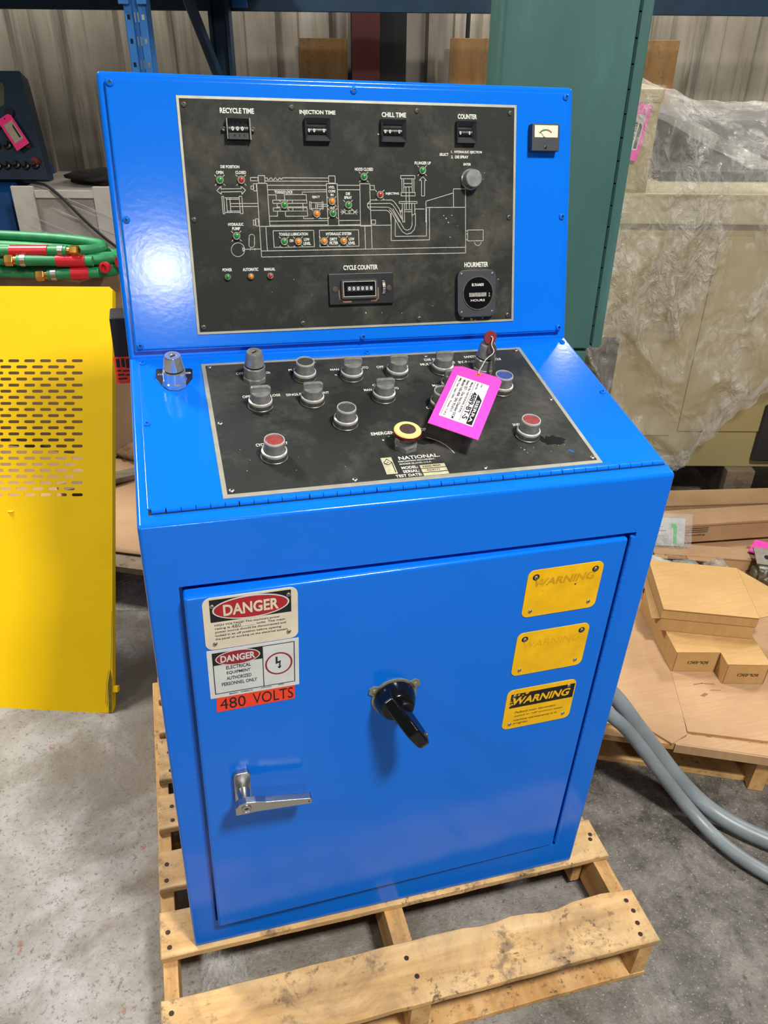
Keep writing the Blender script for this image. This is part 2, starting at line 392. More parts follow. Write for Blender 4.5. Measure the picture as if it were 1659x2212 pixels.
# ---------------------------------------------------------------- engraving on the two plates, millimetres on the plate
LINES = [[(233.7,296.9),(246.7,296.9),(246.7,291.6),(233.7,291.6),(233.7,296.9)],
 [(247.3,300),(258.4,300),(258.4,288.1),(247.3,288.1),(247.3,300)],
 [(371,300.1),(382.5,300.1),(382.5,288.4),(371,288.4),(371,300.1)],
 [(289.7,296.6),(370.8,296.6)],
 [(258.6,291.3),(370.5,291.3)],
 [(259.6,296.3),(262.5,296.3),(263.6,293.5),(266.1,293.5),(268.3,296.4),(270.2,296.4),(271.4,293.5),(273.9,293.5),(276,296.4),(277.6,296.4),(279.1,293.5),(281.7,293.5),(283.8,296.4),(285.2,296.4),(286.6,293.9),(289.7,296.5)],
 [(233.6,283.3),(237.5,283.3),(237.5,278),(233.6,278),(233.6,283.3)],
 [(238.1,286.9),(243.1,286.9),(243.1,275.4),(238.1,275.4),(238.1,286.9)],
 [(243.9,287.5),(261.9,287.5),(261.9,217.6),(243.9,217.6),(243.9,287.5)],
 [(263,284.6),(366.2,284.6)],
 [(262.5,277.3),(365.8,277.3)],
 [(386.3,284.8),(426.1,284.8)],
 [(386,277.4),(425.8,277.4)],
 [(366.3,287.3),(385.8,287.3),(385.8,217.6),(366.3,217.6),(366.3,287.3)],
 [(262.5,268.9),(276.5,268.9),(276,260.4)],
 [(290.8,269.5),(329.4,269.5),(329.4,260.2),(290.8,260.2),(290.8,269.5)],
 [(322.4,269.4),(322.7,273.5),(365.6,274)],
 [(269.7,260.4),(329.9,260.4),(329.9,255.1),(269.7,255.1),(269.7,260.4)],
 [(276.8,249.2),(329.6,249.2)],
 [(269.8,247.6),(329.8,247.6),(329.8,242.3),(269.8,242.3),(269.8,247.6)],
 [(290.7,242.5),(329.9,242.5),(329.9,233.8),(290.7,233.8),(290.7,242.5)],
 [(276.8,255.2),(276.8,247.6)],
 [(304.3,259.9),(304.3,256.6)],
 [(322.6,255.1),(322.6,242.7)],
 [(304.1,247.4),(304.1,242.8)],
 [(262.4,234.2),(276.4,234.1),(276.9,242.6)],
 [(322.7,233.8),(322.5,229.7),(365.4,229.8)],
 [(334.7,257.5),(337.2,257.5),(337.2,245.4),(334.7,245.4),(334.7,257.5)],
 [(337.8,256),(356.7,256)],
 [(337.7,246.3),(356.8,246.3)],
 [(356.8,257.8),(358.9,257.8),(358.9,245.3),(356.8,245.3),(356.8,257.8)],
 [(345.4,255.9),(345.4,246.3)],
 [(348.4,255.9),(348.4,246.3)],
 [(348.5,253.2),(365.6,253.2)],
 [(348.3,250),(365.8,250)],
 [(182.9,266.5),(185.8,266.5),(185.8,238.4),(182.9,238.4),(182.9,266.5)],
 [(212.3,266.8),(216.8,266.8),(216.8,238.6),(212.3,238.6),(212.3,266.8)],
 [(190.2,263.6),(190.2,240.7)],
 [(196.2,263.6),(196.2,240.7)],
 [(187.9,264.4),(212.1,264.4)],
 [(187.3,240.5),(211.2,240.5)],
 [(190.4,262),(211.9,262)],
 [(190,242.8),(211.4,242.8)],
 [(196.7,255.1),(243.1,255.1)],
 [(196.7,250.2),(243.1,250.2)],
 [(196.5,255.2),(196.5,250.3)],
 [(175.2,275.8),(182.9,282.9),(182.5,278.5),(216.7,279),(217,282.6),(224,276.7),(217.3,270),(217.6,274.2),(182.5,273.6),(182.2,270.1),(175.2,275.8)],
 [(263.1,226),(366,226)],
 [(262.6,219),(365.7,219)],
 [(386.2,226),(425.9,226)],
 [(385.8,218.6),(425.7,218.6)],
 [(233.5,227.8),(237,227.8),(237,219.6),(233.5,219.6),(233.5,227.8)],
 [(237.8,230),(242.4,230),(242.4,218.1),(237.8,218.1),(237.8,230)],
 [(398.1,243.1),(414.3,243.1),(414.3,237.3),(398.1,237.3),(398.1,243.1)],
 [(404.1,240.4),(405.2,241.9),(407.1,241.9),(408,240.4),(406.9,238.9),(405.1,238.9),(404.1,240.4)],
 [(396.9,240.2),(391.6,243.7)],
 [(396.9,240.2),(390.2,240.3)],
 [(396.9,240.2),(391.7,236.7)],
 [(415.4,240.1),(420.3,243.5)],
 [(415.4,240.1),(421.4,240.1)],
 [(415.4,240.1),(419.6,236.5)],
 [(427.1,287.3),(445.4,287.3),(445.4,216.1),(425.7,216.1),(427.1,287.3)],
 [(446,284.5),(453.7,284.5),(453.7,277.3),(446,277.3),(446,284.5)],
 [(446.4,226.4),(454,226.4),(454,219.4),(446.4,219.4),(446.4,226.4)],
 [(441,254.6),(446.7,260.2),(485.5,260.1),(489.8,257.4),(493.7,252.8),(503,239.5),(504.7,244.8)],
 [(440,254.1),(482.9,254.5),(487.3,251.7),(491,247.1),(507.5,222.2)],
 [(439.8,248.5),(478.9,247.9),(483.4,245.8),(486.8,241.4),(499,222.3)],
 [(439.8,248.5),(446,242.8),(474.9,242.6),(479.2,240.8),(482.4,236.9),(483.2,222.4)],
 [(440,254.6),(439.8,248.5)],
 [(480.4,243.7),(484.5,239.8),(499.6,212.5),(505.2,205.1),(512.3,201.3),(521.1,203.1),(527.6,209.6),(529.8,217.4),(530.2,236.9),(523.8,233.6)],
 [(487.5,244.9),(504,217.1),(508.2,210.3),(513.3,208.1),(519.8,210.2),(523.1,216.1),(523.8,233.6)],
 [(499,246.2),(505.6,223.3),(508.8,222.3),(509.3,246.1)],
 [(483.9,237.2),(482.6,190.5),(556.6,190.7),(557.4,245.9)],
 [(491.3,226.8),(490.5,197.7),(550.8,197.7),(551.6,245.9)],
 [(550.1,221.8),(550.7,257.9),(604.2,272.1),(604.3,279),(628,279)],
 [(604.2,272.1),(604.2,247.1)],
 [(550.5,247.2),(627.9,247.2)],
 [(556.8,246.8),(556.8,221.8)],
 [(628,279),(628,166.2)],
 [(503.5,301.4),(530.3,301.4),(530.3,295.9),(503.5,295.9),(503.5,301.4)],
 [(503.6,272.8),(530.2,272.8),(530.2,267.1),(503.6,267.1),(503.6,272.8)],
 [(505.6,295.8),(505.6,272.8)],
 [(509,295.9),(509,272.8)],
 [(524.8,295.9),(524.8,272.8)],
 [(528.2,295.9),(528.2,272.8)],
 [(509.3,288),(524.8,288)],
 [(509.2,282.3),(524.7,282.3)],
 [(512.8,282.3),(512.8,245.2)],
 [(518.7,282.3),(518.7,245.2)],
 [(499.4,257.4),(533.8,257.4),(533.8,254.3),(499.4,254.3),(499.4,257.4)],
 [(505.3,254.4),(505.3,222.2)],
 [(509.2,254.4),(509.2,222.2)],
 [(523.5,254.3),(523.5,222)],
 [(529,254.3),(529,236.6)],
 [(509,243.4),(523.8,243.4),(523.8,240.1),(509,240.1),(509,243.4)],
 [(530.3,244.6),(533.4,244.6)],
 [(534.9,244.6),(538,244.6)],
 [(539.6,244.6),(542.7,244.6)],
 [(544.2,244.6),(547.3,244.6)],
 [(545.7,299.8),(538.4,293.3),(542.8,293.3),(542.3,266.9),(548.2,266.9),(548.7,293.3),(552,293.3),(545.7,299.8)],
 [(243.8,217.2),(483.9,217.2)],
 [(243.8,217.2),(243.8,166.4),(628.3,166.4),(628.3,205.8)],
 [(243.8,176.6),(628.3,176.6)],
 [(254.7,216.8),(254.7,177)],
 [(433.7,215.7),(433.7,177.4)],
 [(446,216.1),(446,177.1)],
 [(267,210),(339.4,210),(339.4,182.3),(267,182.3),(267,210)],
 [(349.8,209.9),(421.7,209.9),(421.7,181.9),(349.8,181.9),(349.8,209.9)],
 [(215.1,179.2),(214.6,176.7),(213.6,174.3),(212,172.1),(210,170.3),(207.7,169),(205.2,168.2),(202.6,167.9),(200,168.3),(197.6,169.2),(195.6,170.6),(193.9,172.4),(192.7,174.6),(192,177.1),(191.9,179.6),(192.4,182.2),(193.5,184.6),(195,186.7),(197,188.5),(199.3,189.8),(201.8,190.6),(204.4,190.9),(206.9,190.6),(209.3,189.7),(211.4,188.3),(213.1,186.4),(214.3,184.2),(215,181.8),(215.1,179.2)],
 [(232.7,187.1),(232.2,185.3),(231.1,183.9),(229.4,182.9),(227.6,182.6),(225.8,182.9),(224.3,184),(223.3,185.5),(223.1,187.2),(224.6,201.8),(225.7,203.3),(227.4,204.3),(229.2,204.6),(231,204.2),(232.5,203.2),(233.4,201.7),(233.7,200),(232.7,187.1)],
 [(215.1,179.9),(243.4,179.9)],
 [(211.7,183),(215.3,179.8),(212.1,176.6),(211.7,183)],
 [(224.8,181),(224.8,178.2)],
 [(232.8,181.2),(232.8,178.4)],
 [(632.2,207.1),(663.6,207.1),(663.6,187.8),(632.2,187.8),(632.2,207.1)],
 [(659.3,185.2),(658.4,182.2),(656,180.1),(652.6,179.3),(649.3,180.2),(646.8,182.4),(645.9,185.4)],
 [(628.3,205.8),(632.2,205.8),(632.2,200.4),(628.3,200.4),(628.3,205.8)],
 [(628.3,190.2),(632.2,190.2)]]
PTEXT = [('RECYCLE TIME',219.2,400.8,56.8,8.5),
 ('INJECTION TIME',356.7,400.7,63,8.4),
 ('CHILL TIME',493.5,400.6,44.8,7.9),
 ('COUNTER',631.7,400.7,37,8.2),
 ('SELECT',586.5,337.2,17,4.7),
 ('1.  HYDRAULIC EJECTION',630.2,341.2,59.9,5.4),
 ('2.  DIE SPRAY',617,333.2,33.6,5),
 ('ENTER',631.3,321,14.4,4.1),
 ('DIE POSITION',200.5,313.7,31.8,4.8),
 ('OPEN',182.5,304.6,12.4,5.1),
 ('CLOSED',218,304.8,17.9,4.9),
 ('TOGGLE LOCK',289.8,273.4,32.5,4.9),
 ('EJECT',346.8,265,13.4,4.8),
 ('HYD.',375.8,281.4,10.7,4.4),
 ('CORE',375.8,275,12.5,4.2),
 ('IN',375.6,268.9,5,4.3),
 ('OUT',375.6,247.4,9.5,4.7),
 ('DIE',404.8,270.8,7.8,4.7),
 ('SPRAY',404.6,264.4,14.1,4.7),
 ('HOOD CLOSED',435.7,311.3,33.4,5.3),
 ('PLUNGER UP',545.6,322.5,30.6,5.1),
 ('INJECTING',487.1,270.6,25.2,4.9),
 ('HYDRAULIC',203,221.2,26.6,5),
 ('PUMP',203,214.2,13.7,5.1),
 ('TOGGLE LUBRICATION',302.8,204,51.8,5),
 ('ON',298.5,193.1,6.8,5.2),
 ('LOW',326,194.8,10.2,5),
 ('LEVEL',326.4,187.9,13.3,5.2),
 ('HYDRAULIC SYSTEM',384.6,203.6,46.5,5.1),
 ('DIRTY',375,194.5,13.5,5.1),
 ('FILTER',375.2,188,15.7,5.1),
 ('LOW',408.3,194.4,10.2,5.1),
 ('LEVEL',408.3,187.4,13.2,5.1),
 ('POWER',182.2,146.2,16.3,5.3),
 ('AUTOMATIC',222.7,145.9,27.4,5.4),
 ('MANUAL',256.6,145.6,19.6,5.2),
 ('CYCLE COUNTER',423.2,145,64.9,8.4),
 ('HOURMETER',649.8,145,48.5,9.1)]
LEDS = [('g',181.7,292.4,1), ('r',217.7,292.5,1), ('g',289.2,252.1,1), ('a',346,237.3,1), ('a',374.7,257.9,1), ('g',375.4,237.9,1), ('g',404.3,251.7,1), ('g',434.6,298.6,1), ('g',544.3,309.6,1), ('r',463.5,268.6,1), ('g',202.6,201.9,1), ('g',285.3,191.5,1), ('a',310.5,191.1,1), ('a',357,191.2,1), ('a',392.7,191.1,1), ('g',181.9,134.1,0), ('a',222.4,134.2,0), ('r',256.8,134.1,0)]
DTEXT = [('OFF',184.9,364.6,13.3,8.1),
 ('ON',234,362.5,6.8,7.2),
 ('PUSH',281.9,366.9,21.7,7.3),
 ('MAN',353.5,360.5,16,6.4),
 ('AUTO',406.7,361.1,19,7.5),
 ('OFF',438.2,360.5,13.2,7.5),
 ('ON',487.5,359.2,6.8,7),
 ('DIE SPRAY',548.8,375.8,41.5,7.7),
 ('MULTIPLE',535.4,360.7,39.3,7.6),
 ('SINGLE',571.1,361.9,25.5,7.7),
 ('SAFETY',620.5,378,25.1,7.3),
 ('BY-PASS',607.6,361.2,33.6,7.8),
 ('SINGLE CYCLE',656.7,364.6,42.2,7.2),
 ('OPEN',189.9,292.2,19.1,7.4),
 ('CLOSE',233.1,291.2,22.5,7.1),
 ('SINGLE',267.1,289.7,26.7,7.2),
 ('CONT',318.9,289.2,19.1,7.2),
 ('CYCLE',422.4,302.8,25.9,6.5),
 ('MAN',398,289.4,14,6.9),
 ('AUTO',445.2,288.9,17.4,6.9),
 ('MAN',525.8,289.6,17.1,7),
 ('CORE',496,223.9,20.2,7),
 ('CYCLE',193.1,156.7,17.6,7.2),
 ('START',225.4,156.3,18.2,6.4),
 ('EMERGENCY',398.5,162.1,52.7,8.2),
 ('STOP',456.1,163.7,22.5,8.5),
 ('2ND',626.6,157.1,13.7,6.7),
 ('NATIONAL.',434.1,94,67.9,8.6),
 ('DIECASTING MACHINERY,',427.9,85.4,60.9,4.2),
 ('RHODE ISLAND, U.S.A.',424.2,78.9,52.6,4.2),
 ('MODEL:',411.6,69.8,26.5,6.6),
 ('SERIAL:',411.4,60.6,26.5,6.6),
 ('TEST DATE:',404.9,51.3,42.1,6.4)]
# ---------------------------------------------------------------- the hall: floor and back wall
def concrete():
    m = Mat('worn_concrete')
    v = m.coord()
    big = m.noise(1.6, 8, .68, v, .4); mid = m.noise(4.5, 8, .72, v, .35); fine = m.noise(95, 5, .8, v); grit = m.noise(34, 6, .78, v)
    col = m.ramp(mid, [(.30, '#736e66'), (.48, '#95918a'), (.62, '#a8a5a1'), (.75, '#b8b7b7')])
    st = m.ramp(big, [(.47, 0.), (.55, .8)])
    col = m.mix(st, col, '#70675a')
    col = m.mix(m.ramp(fine, [(.36, .8), (.45, 0.)]), col, '#5a5248')
    col = m.mix(m.ramp(grit, [(.60, 0.), (.66, .75)]), col, '#6c5f50')
    col = m.mix(m.ramp(m.noise(23, 3, .5, v), [(.68, 0.), (.71, .7)]), col, '#8d5f4a')
    # blends to a darker brown mix towards the right-hand bay
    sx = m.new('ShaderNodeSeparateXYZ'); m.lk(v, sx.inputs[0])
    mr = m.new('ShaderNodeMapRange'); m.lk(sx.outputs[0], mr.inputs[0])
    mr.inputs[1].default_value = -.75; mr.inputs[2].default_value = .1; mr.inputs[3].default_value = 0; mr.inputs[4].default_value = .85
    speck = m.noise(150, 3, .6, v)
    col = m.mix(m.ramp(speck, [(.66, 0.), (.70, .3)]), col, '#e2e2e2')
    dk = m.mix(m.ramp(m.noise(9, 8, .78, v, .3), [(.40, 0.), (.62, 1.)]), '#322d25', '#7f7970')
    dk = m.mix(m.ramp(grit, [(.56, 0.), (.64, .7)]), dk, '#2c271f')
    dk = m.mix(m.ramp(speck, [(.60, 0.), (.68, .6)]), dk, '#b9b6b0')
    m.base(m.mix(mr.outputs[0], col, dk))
    m.set(Roughness=m.ramp(mid, [(.3, .42), (.7, .24)]))
    ad = m.new('ShaderNodeMath', operation='ADD'); m.lk(fine, ad.inputs[0]); m.lk(grit, ad.inputs[1])
    m.bump(ad.outputs[0], .5, .006)
    return m.m
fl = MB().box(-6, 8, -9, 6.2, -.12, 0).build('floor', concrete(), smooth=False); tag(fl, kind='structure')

def wall_metal():
    m = Mat('ribbed_wall_steel')
    n = m.noise(1., 6, .65, m.coord((1.6, 1.6, .35)), .6); st = m.noise(1., 5, .7, m.coord((14, 14, .8)))
    col = m.ramp(n, [(.3, '#7b7365'), (.52, '#a39a8a'), (.7, '#cfc9bd')])
    m.base(m.mix(m.ramp(st, [(.5, 0.), (.7, .6)]), col, '#4e493f')); m.set(Roughness=.4, Metallic=.25)
    return m.m
WALLM = wall_metal()
def rib_profile(x0, w):
    p = []
    for k in range(3):
        s = x0 + k * w / 3
        p += [(s, 0), (s + .018, -.032), (s + .06, -.032), (s + .078, 0), (s + .155, 0), (s + .165, -.009), (s + .18, -.009), (s + .19, 0)]
    p.append((x0 + w, 0)); return p
wb = MB().box(-5.4, 5.4, 5.24, 5.30, -.4, 5.2).build('wall_back', simple('wall_backing', '#4a473f', .7), M=HALL, smooth=False); tag(wb, kind='structure')
k = 0
for i in range(-6, 6):
    pr = rib_profile(i * .9, .9); mb = MB()
    vs = [(x, 5.22 + y, z) for z in (-.3, 1.42, 5.) for x, y in pr]; n = len(pr)
    mb.add(vs, [(j * n + q, j * n + q + 1, (j + 1) * n + q + 1, (j + 1) * n + q) for j in (0, 1) for q in range(n - 1)])
    mb.build('wall_panel', WALLM, wb, M=HALL, smooth=False, recalc=False)
# ---------------------------------------------------------------- the control console (origin: front left foot, on the pallet)
W, H, D1, H1, D2, H2 = .85, 1.0208, .4325, .0808, .1281, .4401
DA = math.atan2(H1, D1); PA = math.atan2(D2, H2)
con = thing('control_console', 'bright blue sloped-desk control console with two black instrument plates, standing on the pallet', 'control console', (0, 0, PH))
X = Vector((1, 0, 0))
FM = frame((0, 0, PH), X, EZ, Vector((0, -1, 0)))                                                   # front: u = x, v = height, n = towards viewer
DM = frame((0, 0, PH + H), X, Vector((0, math.cos(DA), math.sin(DA))), Vector((0, -math.sin(DA), math.cos(DA))))
UM = frame((0, D1, PH + H + H1), X, Vector((0, math.sin(PA), math.cos(PA))), Vector((0, -math.cos(PA), math.sin(PA))))
q = lambda *a: [x / 1000 for x in a]

# cabinet body: bevelled profile, front opening for the door
prof = [(0, 0), (0, H), (D1, H + H1), (D1 + .22, H + H1), (D1 + .30, 0)]
mb = MB(); t = MB()
PM = frame((0, 0, PH), Vector((0, 1, 0)), EZ, X)
t.prism(prof, 0, W); bm = bmesh.new(); vv = [bm.verts.new(p) for p in t.v]
for f in t.f: bm.faces.new([vv[i] for i in f])
bmesh.ops.recalc_face_normals(bm, faces=bm.faces[:])
bmesh.ops.bevel(bm, geom=bm.edges[:], offset=.006, segments=3, profile=.5, affect='EDGES', clamp_overlap=True)
bm.faces.ensure_lookup_table()
ff = max((f for f in bm.faces if f.normal.x < -.99), key=lambda f: f.calc_area())
cs = [v.co.copy() for v in ff.verts]; bm.faces.remove(ff)
ys = [c.y for c in cs]; zs = [c.z for c in cs]
O = [(min(ys), min(zs)), (max(ys), min(zs)), (max(ys), max(zs)), (min(ys), max(zs))]       # (height, width) order in this frame
N = [(.076, .0468), (.9120, .0468), (.9120, .8025), (.076, .8025)]
def vt(d, p): return bm.verts.new((d, p[0], p[1]))
ov = [min((v for v in bm.verts if abs(v.co.x) < 1e-5), key=lambda v, p=p: (v.co.y - p[0]) ** 2 + (v.co.z - p[1]) ** 2) for p in O]
iv = [vt(0, p) for p in N]; dv = [vt(.03, p) for p in N]
for i in range(4):
    j = (i + 1) % 4
    bm.faces.new((ov[i], ov[j], iv[j], iv[i])); bm.faces.new((iv[i], iv[j], dv[j], dv[i]))
bm.faces.new(dv)
mb.frombm(bm)
mb.build('cabinet_body', BLUE, con, M=PM, ang=40)

# door: pan with rolled edges, standing a little ajar on its latch side (left)
DOOR = FM @ T(.0505, 0, 0) @ Matrix.Rotation(math.atan(.0204), 4, 'Y') @ T(-.0505, 0, 0)
MB().bprism([(.0508, .0800), (.7890, .0800), (.7890, .9028), (.0508, .9028)], -.010, .018, .0055, DOOR, 3).build('cabinet_door', BLUE, con, ang=50)
hg = MB()
for i in range(52):
    z0 = .0885 + i * .01570
    hg.cyl(FM @ Vector((.7966, z0, .0005)), FM @ Vector((.7966, z0 + .0150, .0005)), .0046, 10)
hg.build('door_hinge', BLUE, con)
def on_door(cx, cz, dx, dz, k=1.):
    return DOOR @ T(cx + dx, cz + dz, 0) @ Matrix.Diagonal((k, k, 1, 1)) @ T(-cx, -cz, 0)

def bolt(parent, name, M, x, y, h, r, mat, hole=BLACKI):
    b = MB().lathe([(r, h - .003), (r, h + .0005), (r * .93, h + r * .38), (r * .6, h + r * .62), (r * .42, h + r * .64), (r * .42, h + r * .2)], 16, M @ T(x, y, 0))
    o = b.build(name, mat, parent)
    s = MB().flat([(x + r * .41 * math.cos(k * math.pi / 3), y + r * .41 * math.sin(k * math.pi / 3)) for k in range(6)], h + r * .45)
    s.build('hex_socket', hole, o, M=M)
    return o

# ---- upper housing and its raised cover
UL = math.hypot(D2, H2)
mb = MB(); mb.bprism([(0, -.004), (W, -.004), (W, UL), (0, UL)], -.115, 0, .007, seg=3)
up = mb.build('upper_housing', BLUE, con, M=UM, ang=40)
mb = MB(); mb.bprism([(.0125, .0145), (.8328, .0145), (.8328, .446), (.0125, .446)], -.002, .012, .0035, seg=2)
mb.box(.0125, .8328, .0128, .0165, -.002, .009)
cov = mb.build('upper_cover', BLUE, con, M=UM, ang=40)
CH = .012
for x, y in [(20.1, 438), (422.6, 438), (827.7, 438.5), (22, 230), (826.8, 229.7), (21.9, 22.5), (423.4, 21), (826.8, 21.2)]:
    bolt(con, 'cover_bolt', UM, x / 1000, y / 1000, CH, .0062, BLUE)

# ---- black engraved plate on the cover
mb = MB(); mb.box(.1212, .7285, .0372, .4222, CH - .001, CH + .0018, .0004, seg=1)
plate = mb.build('instrument_plate', ALU, con, M=UM)
P1 = CH + .0021
MB().flat([(.1258, .0417), (.7238, .0417), (.7238, .4177), (.1258, .4177)], P1).build('black_face', PLATE, plate, M=UM)
mb = MB()
for l in LINES: mb.line([tuple(q(*p)) for p in l], .0011, P1 + .0003, UM)
for c, x, y, tk in LEDS:
    if tk:
        for a in (45, 135, 225, 315):
            ca, sa = math.cos(rad(a)), math.sin(rad(a))
            mb.line([((x + ca * 8.4) / 1000, (y + sa * 8.4) / 1000), ((x + ca * 11.6) / 1000, (y + sa * 11.6) / 1000)], .0011, P1 + .0003, UM)
tag(mb.build('engraved_diagram', WPRINT, plate, smooth=False), kind='stuff')
for t, x, y, wd, ht in PTEXT: MB().text(t, x / 1000, y / 1000, wd / 1000, ht / 1000, P1 + .0004, UM, .032).build('engraved_legend', WHITE, plate, smooth=False)
mb = MB()                                                           # bare chips in the paint
for x, y, r in [(430, 64, 2.2), (461, 63, 1.), (500, 61, .8), (561, 72, .9), (590, 228, 1.6), (594, 221, 1.8), (585, 233, 1.3), (601, 233, 1.2), (612, 215, .8), (597, 195, 1.4),
                (640, 44, 3.4), (648, 42, 2.6), (622, 47, 3.), (663, 46, 1.8), (299, 127, .9), (513, 384, 3.2), (514, 388, 2.6), (464, 369, 1.8), (665, 307, 1.), (663, 296, .9), (258, 106, .8), (695, 117, 1.1), (330, 99, .7)]:
    mb.flat([((x + r * rnd.uniform(.5, 1.1) * math.cos(a)) / 1000, (y + r * rnd.uniform(.4, 1.) * math.sin(a)) / 1000) for a in [k * math.pi / 4 for k in range(8)]], P1 + .0002, UM)
tag(mb.build('bare_metal_chips', WPRINT, plate, smooth=False), kind='stuff')
for x, y in [(133, 408.4), (312, 408.4), (536, 408.2), (715.4, 408.3), (133, 229.5), (715.4, 229), (133, 49.8), (311, 49.8), (534.3, 49.7), (715.1, 49.6)]:
    bolt(con, 'plate_screw', UM, x / 1000, y / 1000, P1, .0047, GASKET)
for c, x, y, tk in LEDS:
    r = .0066 if tk else .0055
    M = UM @ T(x / 1000, y / 1000, P1)
    b = MB().lathe([(r, -.001), (r, .004), (r * .86, .0052), (r * .72, .0048), (r * .72, .003)], 20, M).build('indicator_lamp', BEZEL, con)
    MB().lathe([(r * .71, .003), (r * .69, .0055), (r * .5, .0078), (r * .2, .0086)], 18, M).build('lens', LED[c], b)['label'] = {'g': 'green', 'r': 'red', 'a': 'amber'}[c] + ' lens'

# ---- thumbwheel switches, counters, meters
def frame_ring(mb, o, i, h0, h1, M, hi=None):
    hi = h1 if hi is None else hi
    n = len(o)
    vs = [(x, y, h0) for x, y in o] + [(x, y, h1) for x, y in o] + [(x, y, hi) for x, y in i] + [(x, y, h0) for x, y in i]
    fs = [(a * n + k, a * n + (k + 1) % n, (a + 1) * n + (k + 1) % n, (a + 1) * n + k) for a in range(3) for k in range(n)]
    return mb.add(vs, fs, M)
def R4(x0, x1, y0, y1): return [(x0, y0), (x1, y0), (x1, y1), (x0, y1)]
def thumbwheel(x0, x1, y0, y1, digs, name='thumbwheel_switch'):
    x0, x1, y0, y1 = q(x0, x1, y0, y1); yc = (y0 + y1) / 2 - .0005
    mb = MB(); frame_ring(mb, R4(x0, x1, y0, y1), R4(x0 + .0055, x1 - .0055, y0 + .0085, y1 - .0075), P1 - .002, P1 + .0105, UM, P1 + .002)
    o = mb.build(name, DGREY, con)
    mb = MB()
    wdt = (x1 - x0 - .011) / 4
    for k in range(4):
        c = x0 + .0055 + wdt * (k + .5)
        mb.cyl(UM @ Vector((c - wdt * .46, yc, P1 - .004)), UM @ Vector((c + wdt * .46, yc, P1 - .004)), .0078, 16)
    mb.build('wheel_stack', BLK, o)
    mb = MB()
    for x in digs: mb.text('0', x / 1000, yc, .0032, .0058, P1 + .0042, UM, .03)
    mb.build('wheel_digits', WHITE, o, smooth=False)
    return o
thumbwheel(331.8, 376, 354.6, 391, (339.5, 348.5, 365.5))
thumbwheel(467.2, 513, 355, 391.6, (476, 484.5, 501.5))
thumbwheel(608.6, 646.1, 355.4, 391.5, (617, 634.5))
# recycle time: open roller with light side rails and two screws
mb = MB().box(.199, .238, .3547, .3895, P1 - .002, P1 + .003, .001, UM)
o = mb.build('thumbwheel_switch', BLKG, con)
mb = MB(); mb.cyl(UM @ Vector((.202, .3715, P1 + .001)), UM @ Vector((.235, .3715, P1 + .001)), .0085, 20)
mb.prism(R4(.202, .235, .355, .365), P1, P1 + .012, UM); mb.build('wheel_stack', BLK, o)
MB().box(.1985, .2008, .355, .387, P1, P1 + .013, .0004, UM).box(.2365, .2392, .354, .3875, P1, P1 + .013, .0004, UM).build('side_rail', GASKET, o)
mb = MB()
for x in (209, 217, 225): mb.text('0', x / 1000, .3718, .004, .0066, P1 + .0098, UM, .03)
mb.build('wheel_digits', WHITE, o, smooth=False)
mb = MB()
for x in (209, 217, 225): mb.box(x / 1000 + .0015, x / 1000 + .0035, .3595, .3625, P1 + .012, P1 + .0125, 0, UM).box(x / 1000 + .0015, x / 1000 + .003, .3795, .3825, P1 + .003, P1 + .0036, 0, UM)
mb.build('finger_slots', SHADOWB, o)
for x in (.1945, .2432):
    MB().lathe([(.0036, P1 - .001), (.0036, P1 + .006), (.0024, P1 + .0065), (.002, P1 + .004)], 12, UM @ T(x, .3715, 0)).build('fixing_screw', GASKET, o)

# cycle counter
mb = MB().bprism(R4(.3614, .483, .0800, .1347), P1 - .001, P1 + .0065, .0012, UM)
o = mb.build('cycle_counter', BLK, con)
mb = MB(); frame_ring(mb, rrect(.383, .4505, .0905, .124, .002, 2), rrect(.387, .4465, .0945, .12, .001, 2), P1 + .006, P1 + .013, UM); mb.build('counter_bezel', DGREY, o)
mb = MB(); frame_ring(mb, R4(.3862, .4472, .0938, .1208), R4(.3872, .4462, .0948, .1198), P1 + .0128, P1 + .0134, UM); mb.build('silver_edge', WPRINT, o)
MB().flat(R4(.3865, .447, .094, .1205), P1 + .0125, UM).build('counter_window', BLKG, o, smooth=False)
mb = MB()
for k in range(6): mb.flat(R4(.3938 + k * .0082, .4015 + k * .0082, .1035, .1125), P1 + .0127, UM)
mb.build('digit_drums', DGREY, o, smooth=False)
mb = MB()
for k in range(6): mb.text('0', .3977 + k * .0082, .108, .0042, .0062, P1 + .013, UM, .03)
mb.build('drum_digits', WHITE, o, smooth=False)
MB().flat(R4(.4605, .4668, .094, .1245), P1 + .0067, UM).build('reset_slot', SHADOWB, o, smooth=False)
mb = MB().lathe([(.0135, -.0026), (.0135, .0026)], 26, UM @ T(.4637, .1095, P1 - .002) @ Matrix.Rotation(rad(90), 4, 'Y'))
for k in range(9):
    a = rad(20 + k * 17.5); mb.cyl(UM @ Vector((.4613, .1095 + .0136 * math.cos(a), P1 - .002 + .0136 * math.sin(a))), UM @ Vector((.466, .1095 + .0136 * math.cos(a), P1 - .002 + .0136 * math.sin(a))), .0007, 6)
mb.build('reset_wheel', GASKET, o)
for x in (.3722, .4742): MB().lathe([(.0052, P1 + .006), (.0052, P1 + .0078), (.004, P1 + .0085)], 16, UM @ T(x, .107, 0)).build('mounting_screw', BROWNC, o)
mb = MB(); mb.line([(.3790, .105), (.3805, .0905), (.3855, .0862), (.4, .0862)], .0016, P1 + .0068, UM).line([(.4535, .108), (.4535, .09), (.447, .0855), (.443, .0872)], .0022, P1 + .0068, UM).flat([(.438, .0845), (.45, .0848), (.448, .0895), (.441, .0885)], P1 + .0069, UM).line([(.388, .0852), (.401, .0850)], .0028, P1 + .0069, UM)
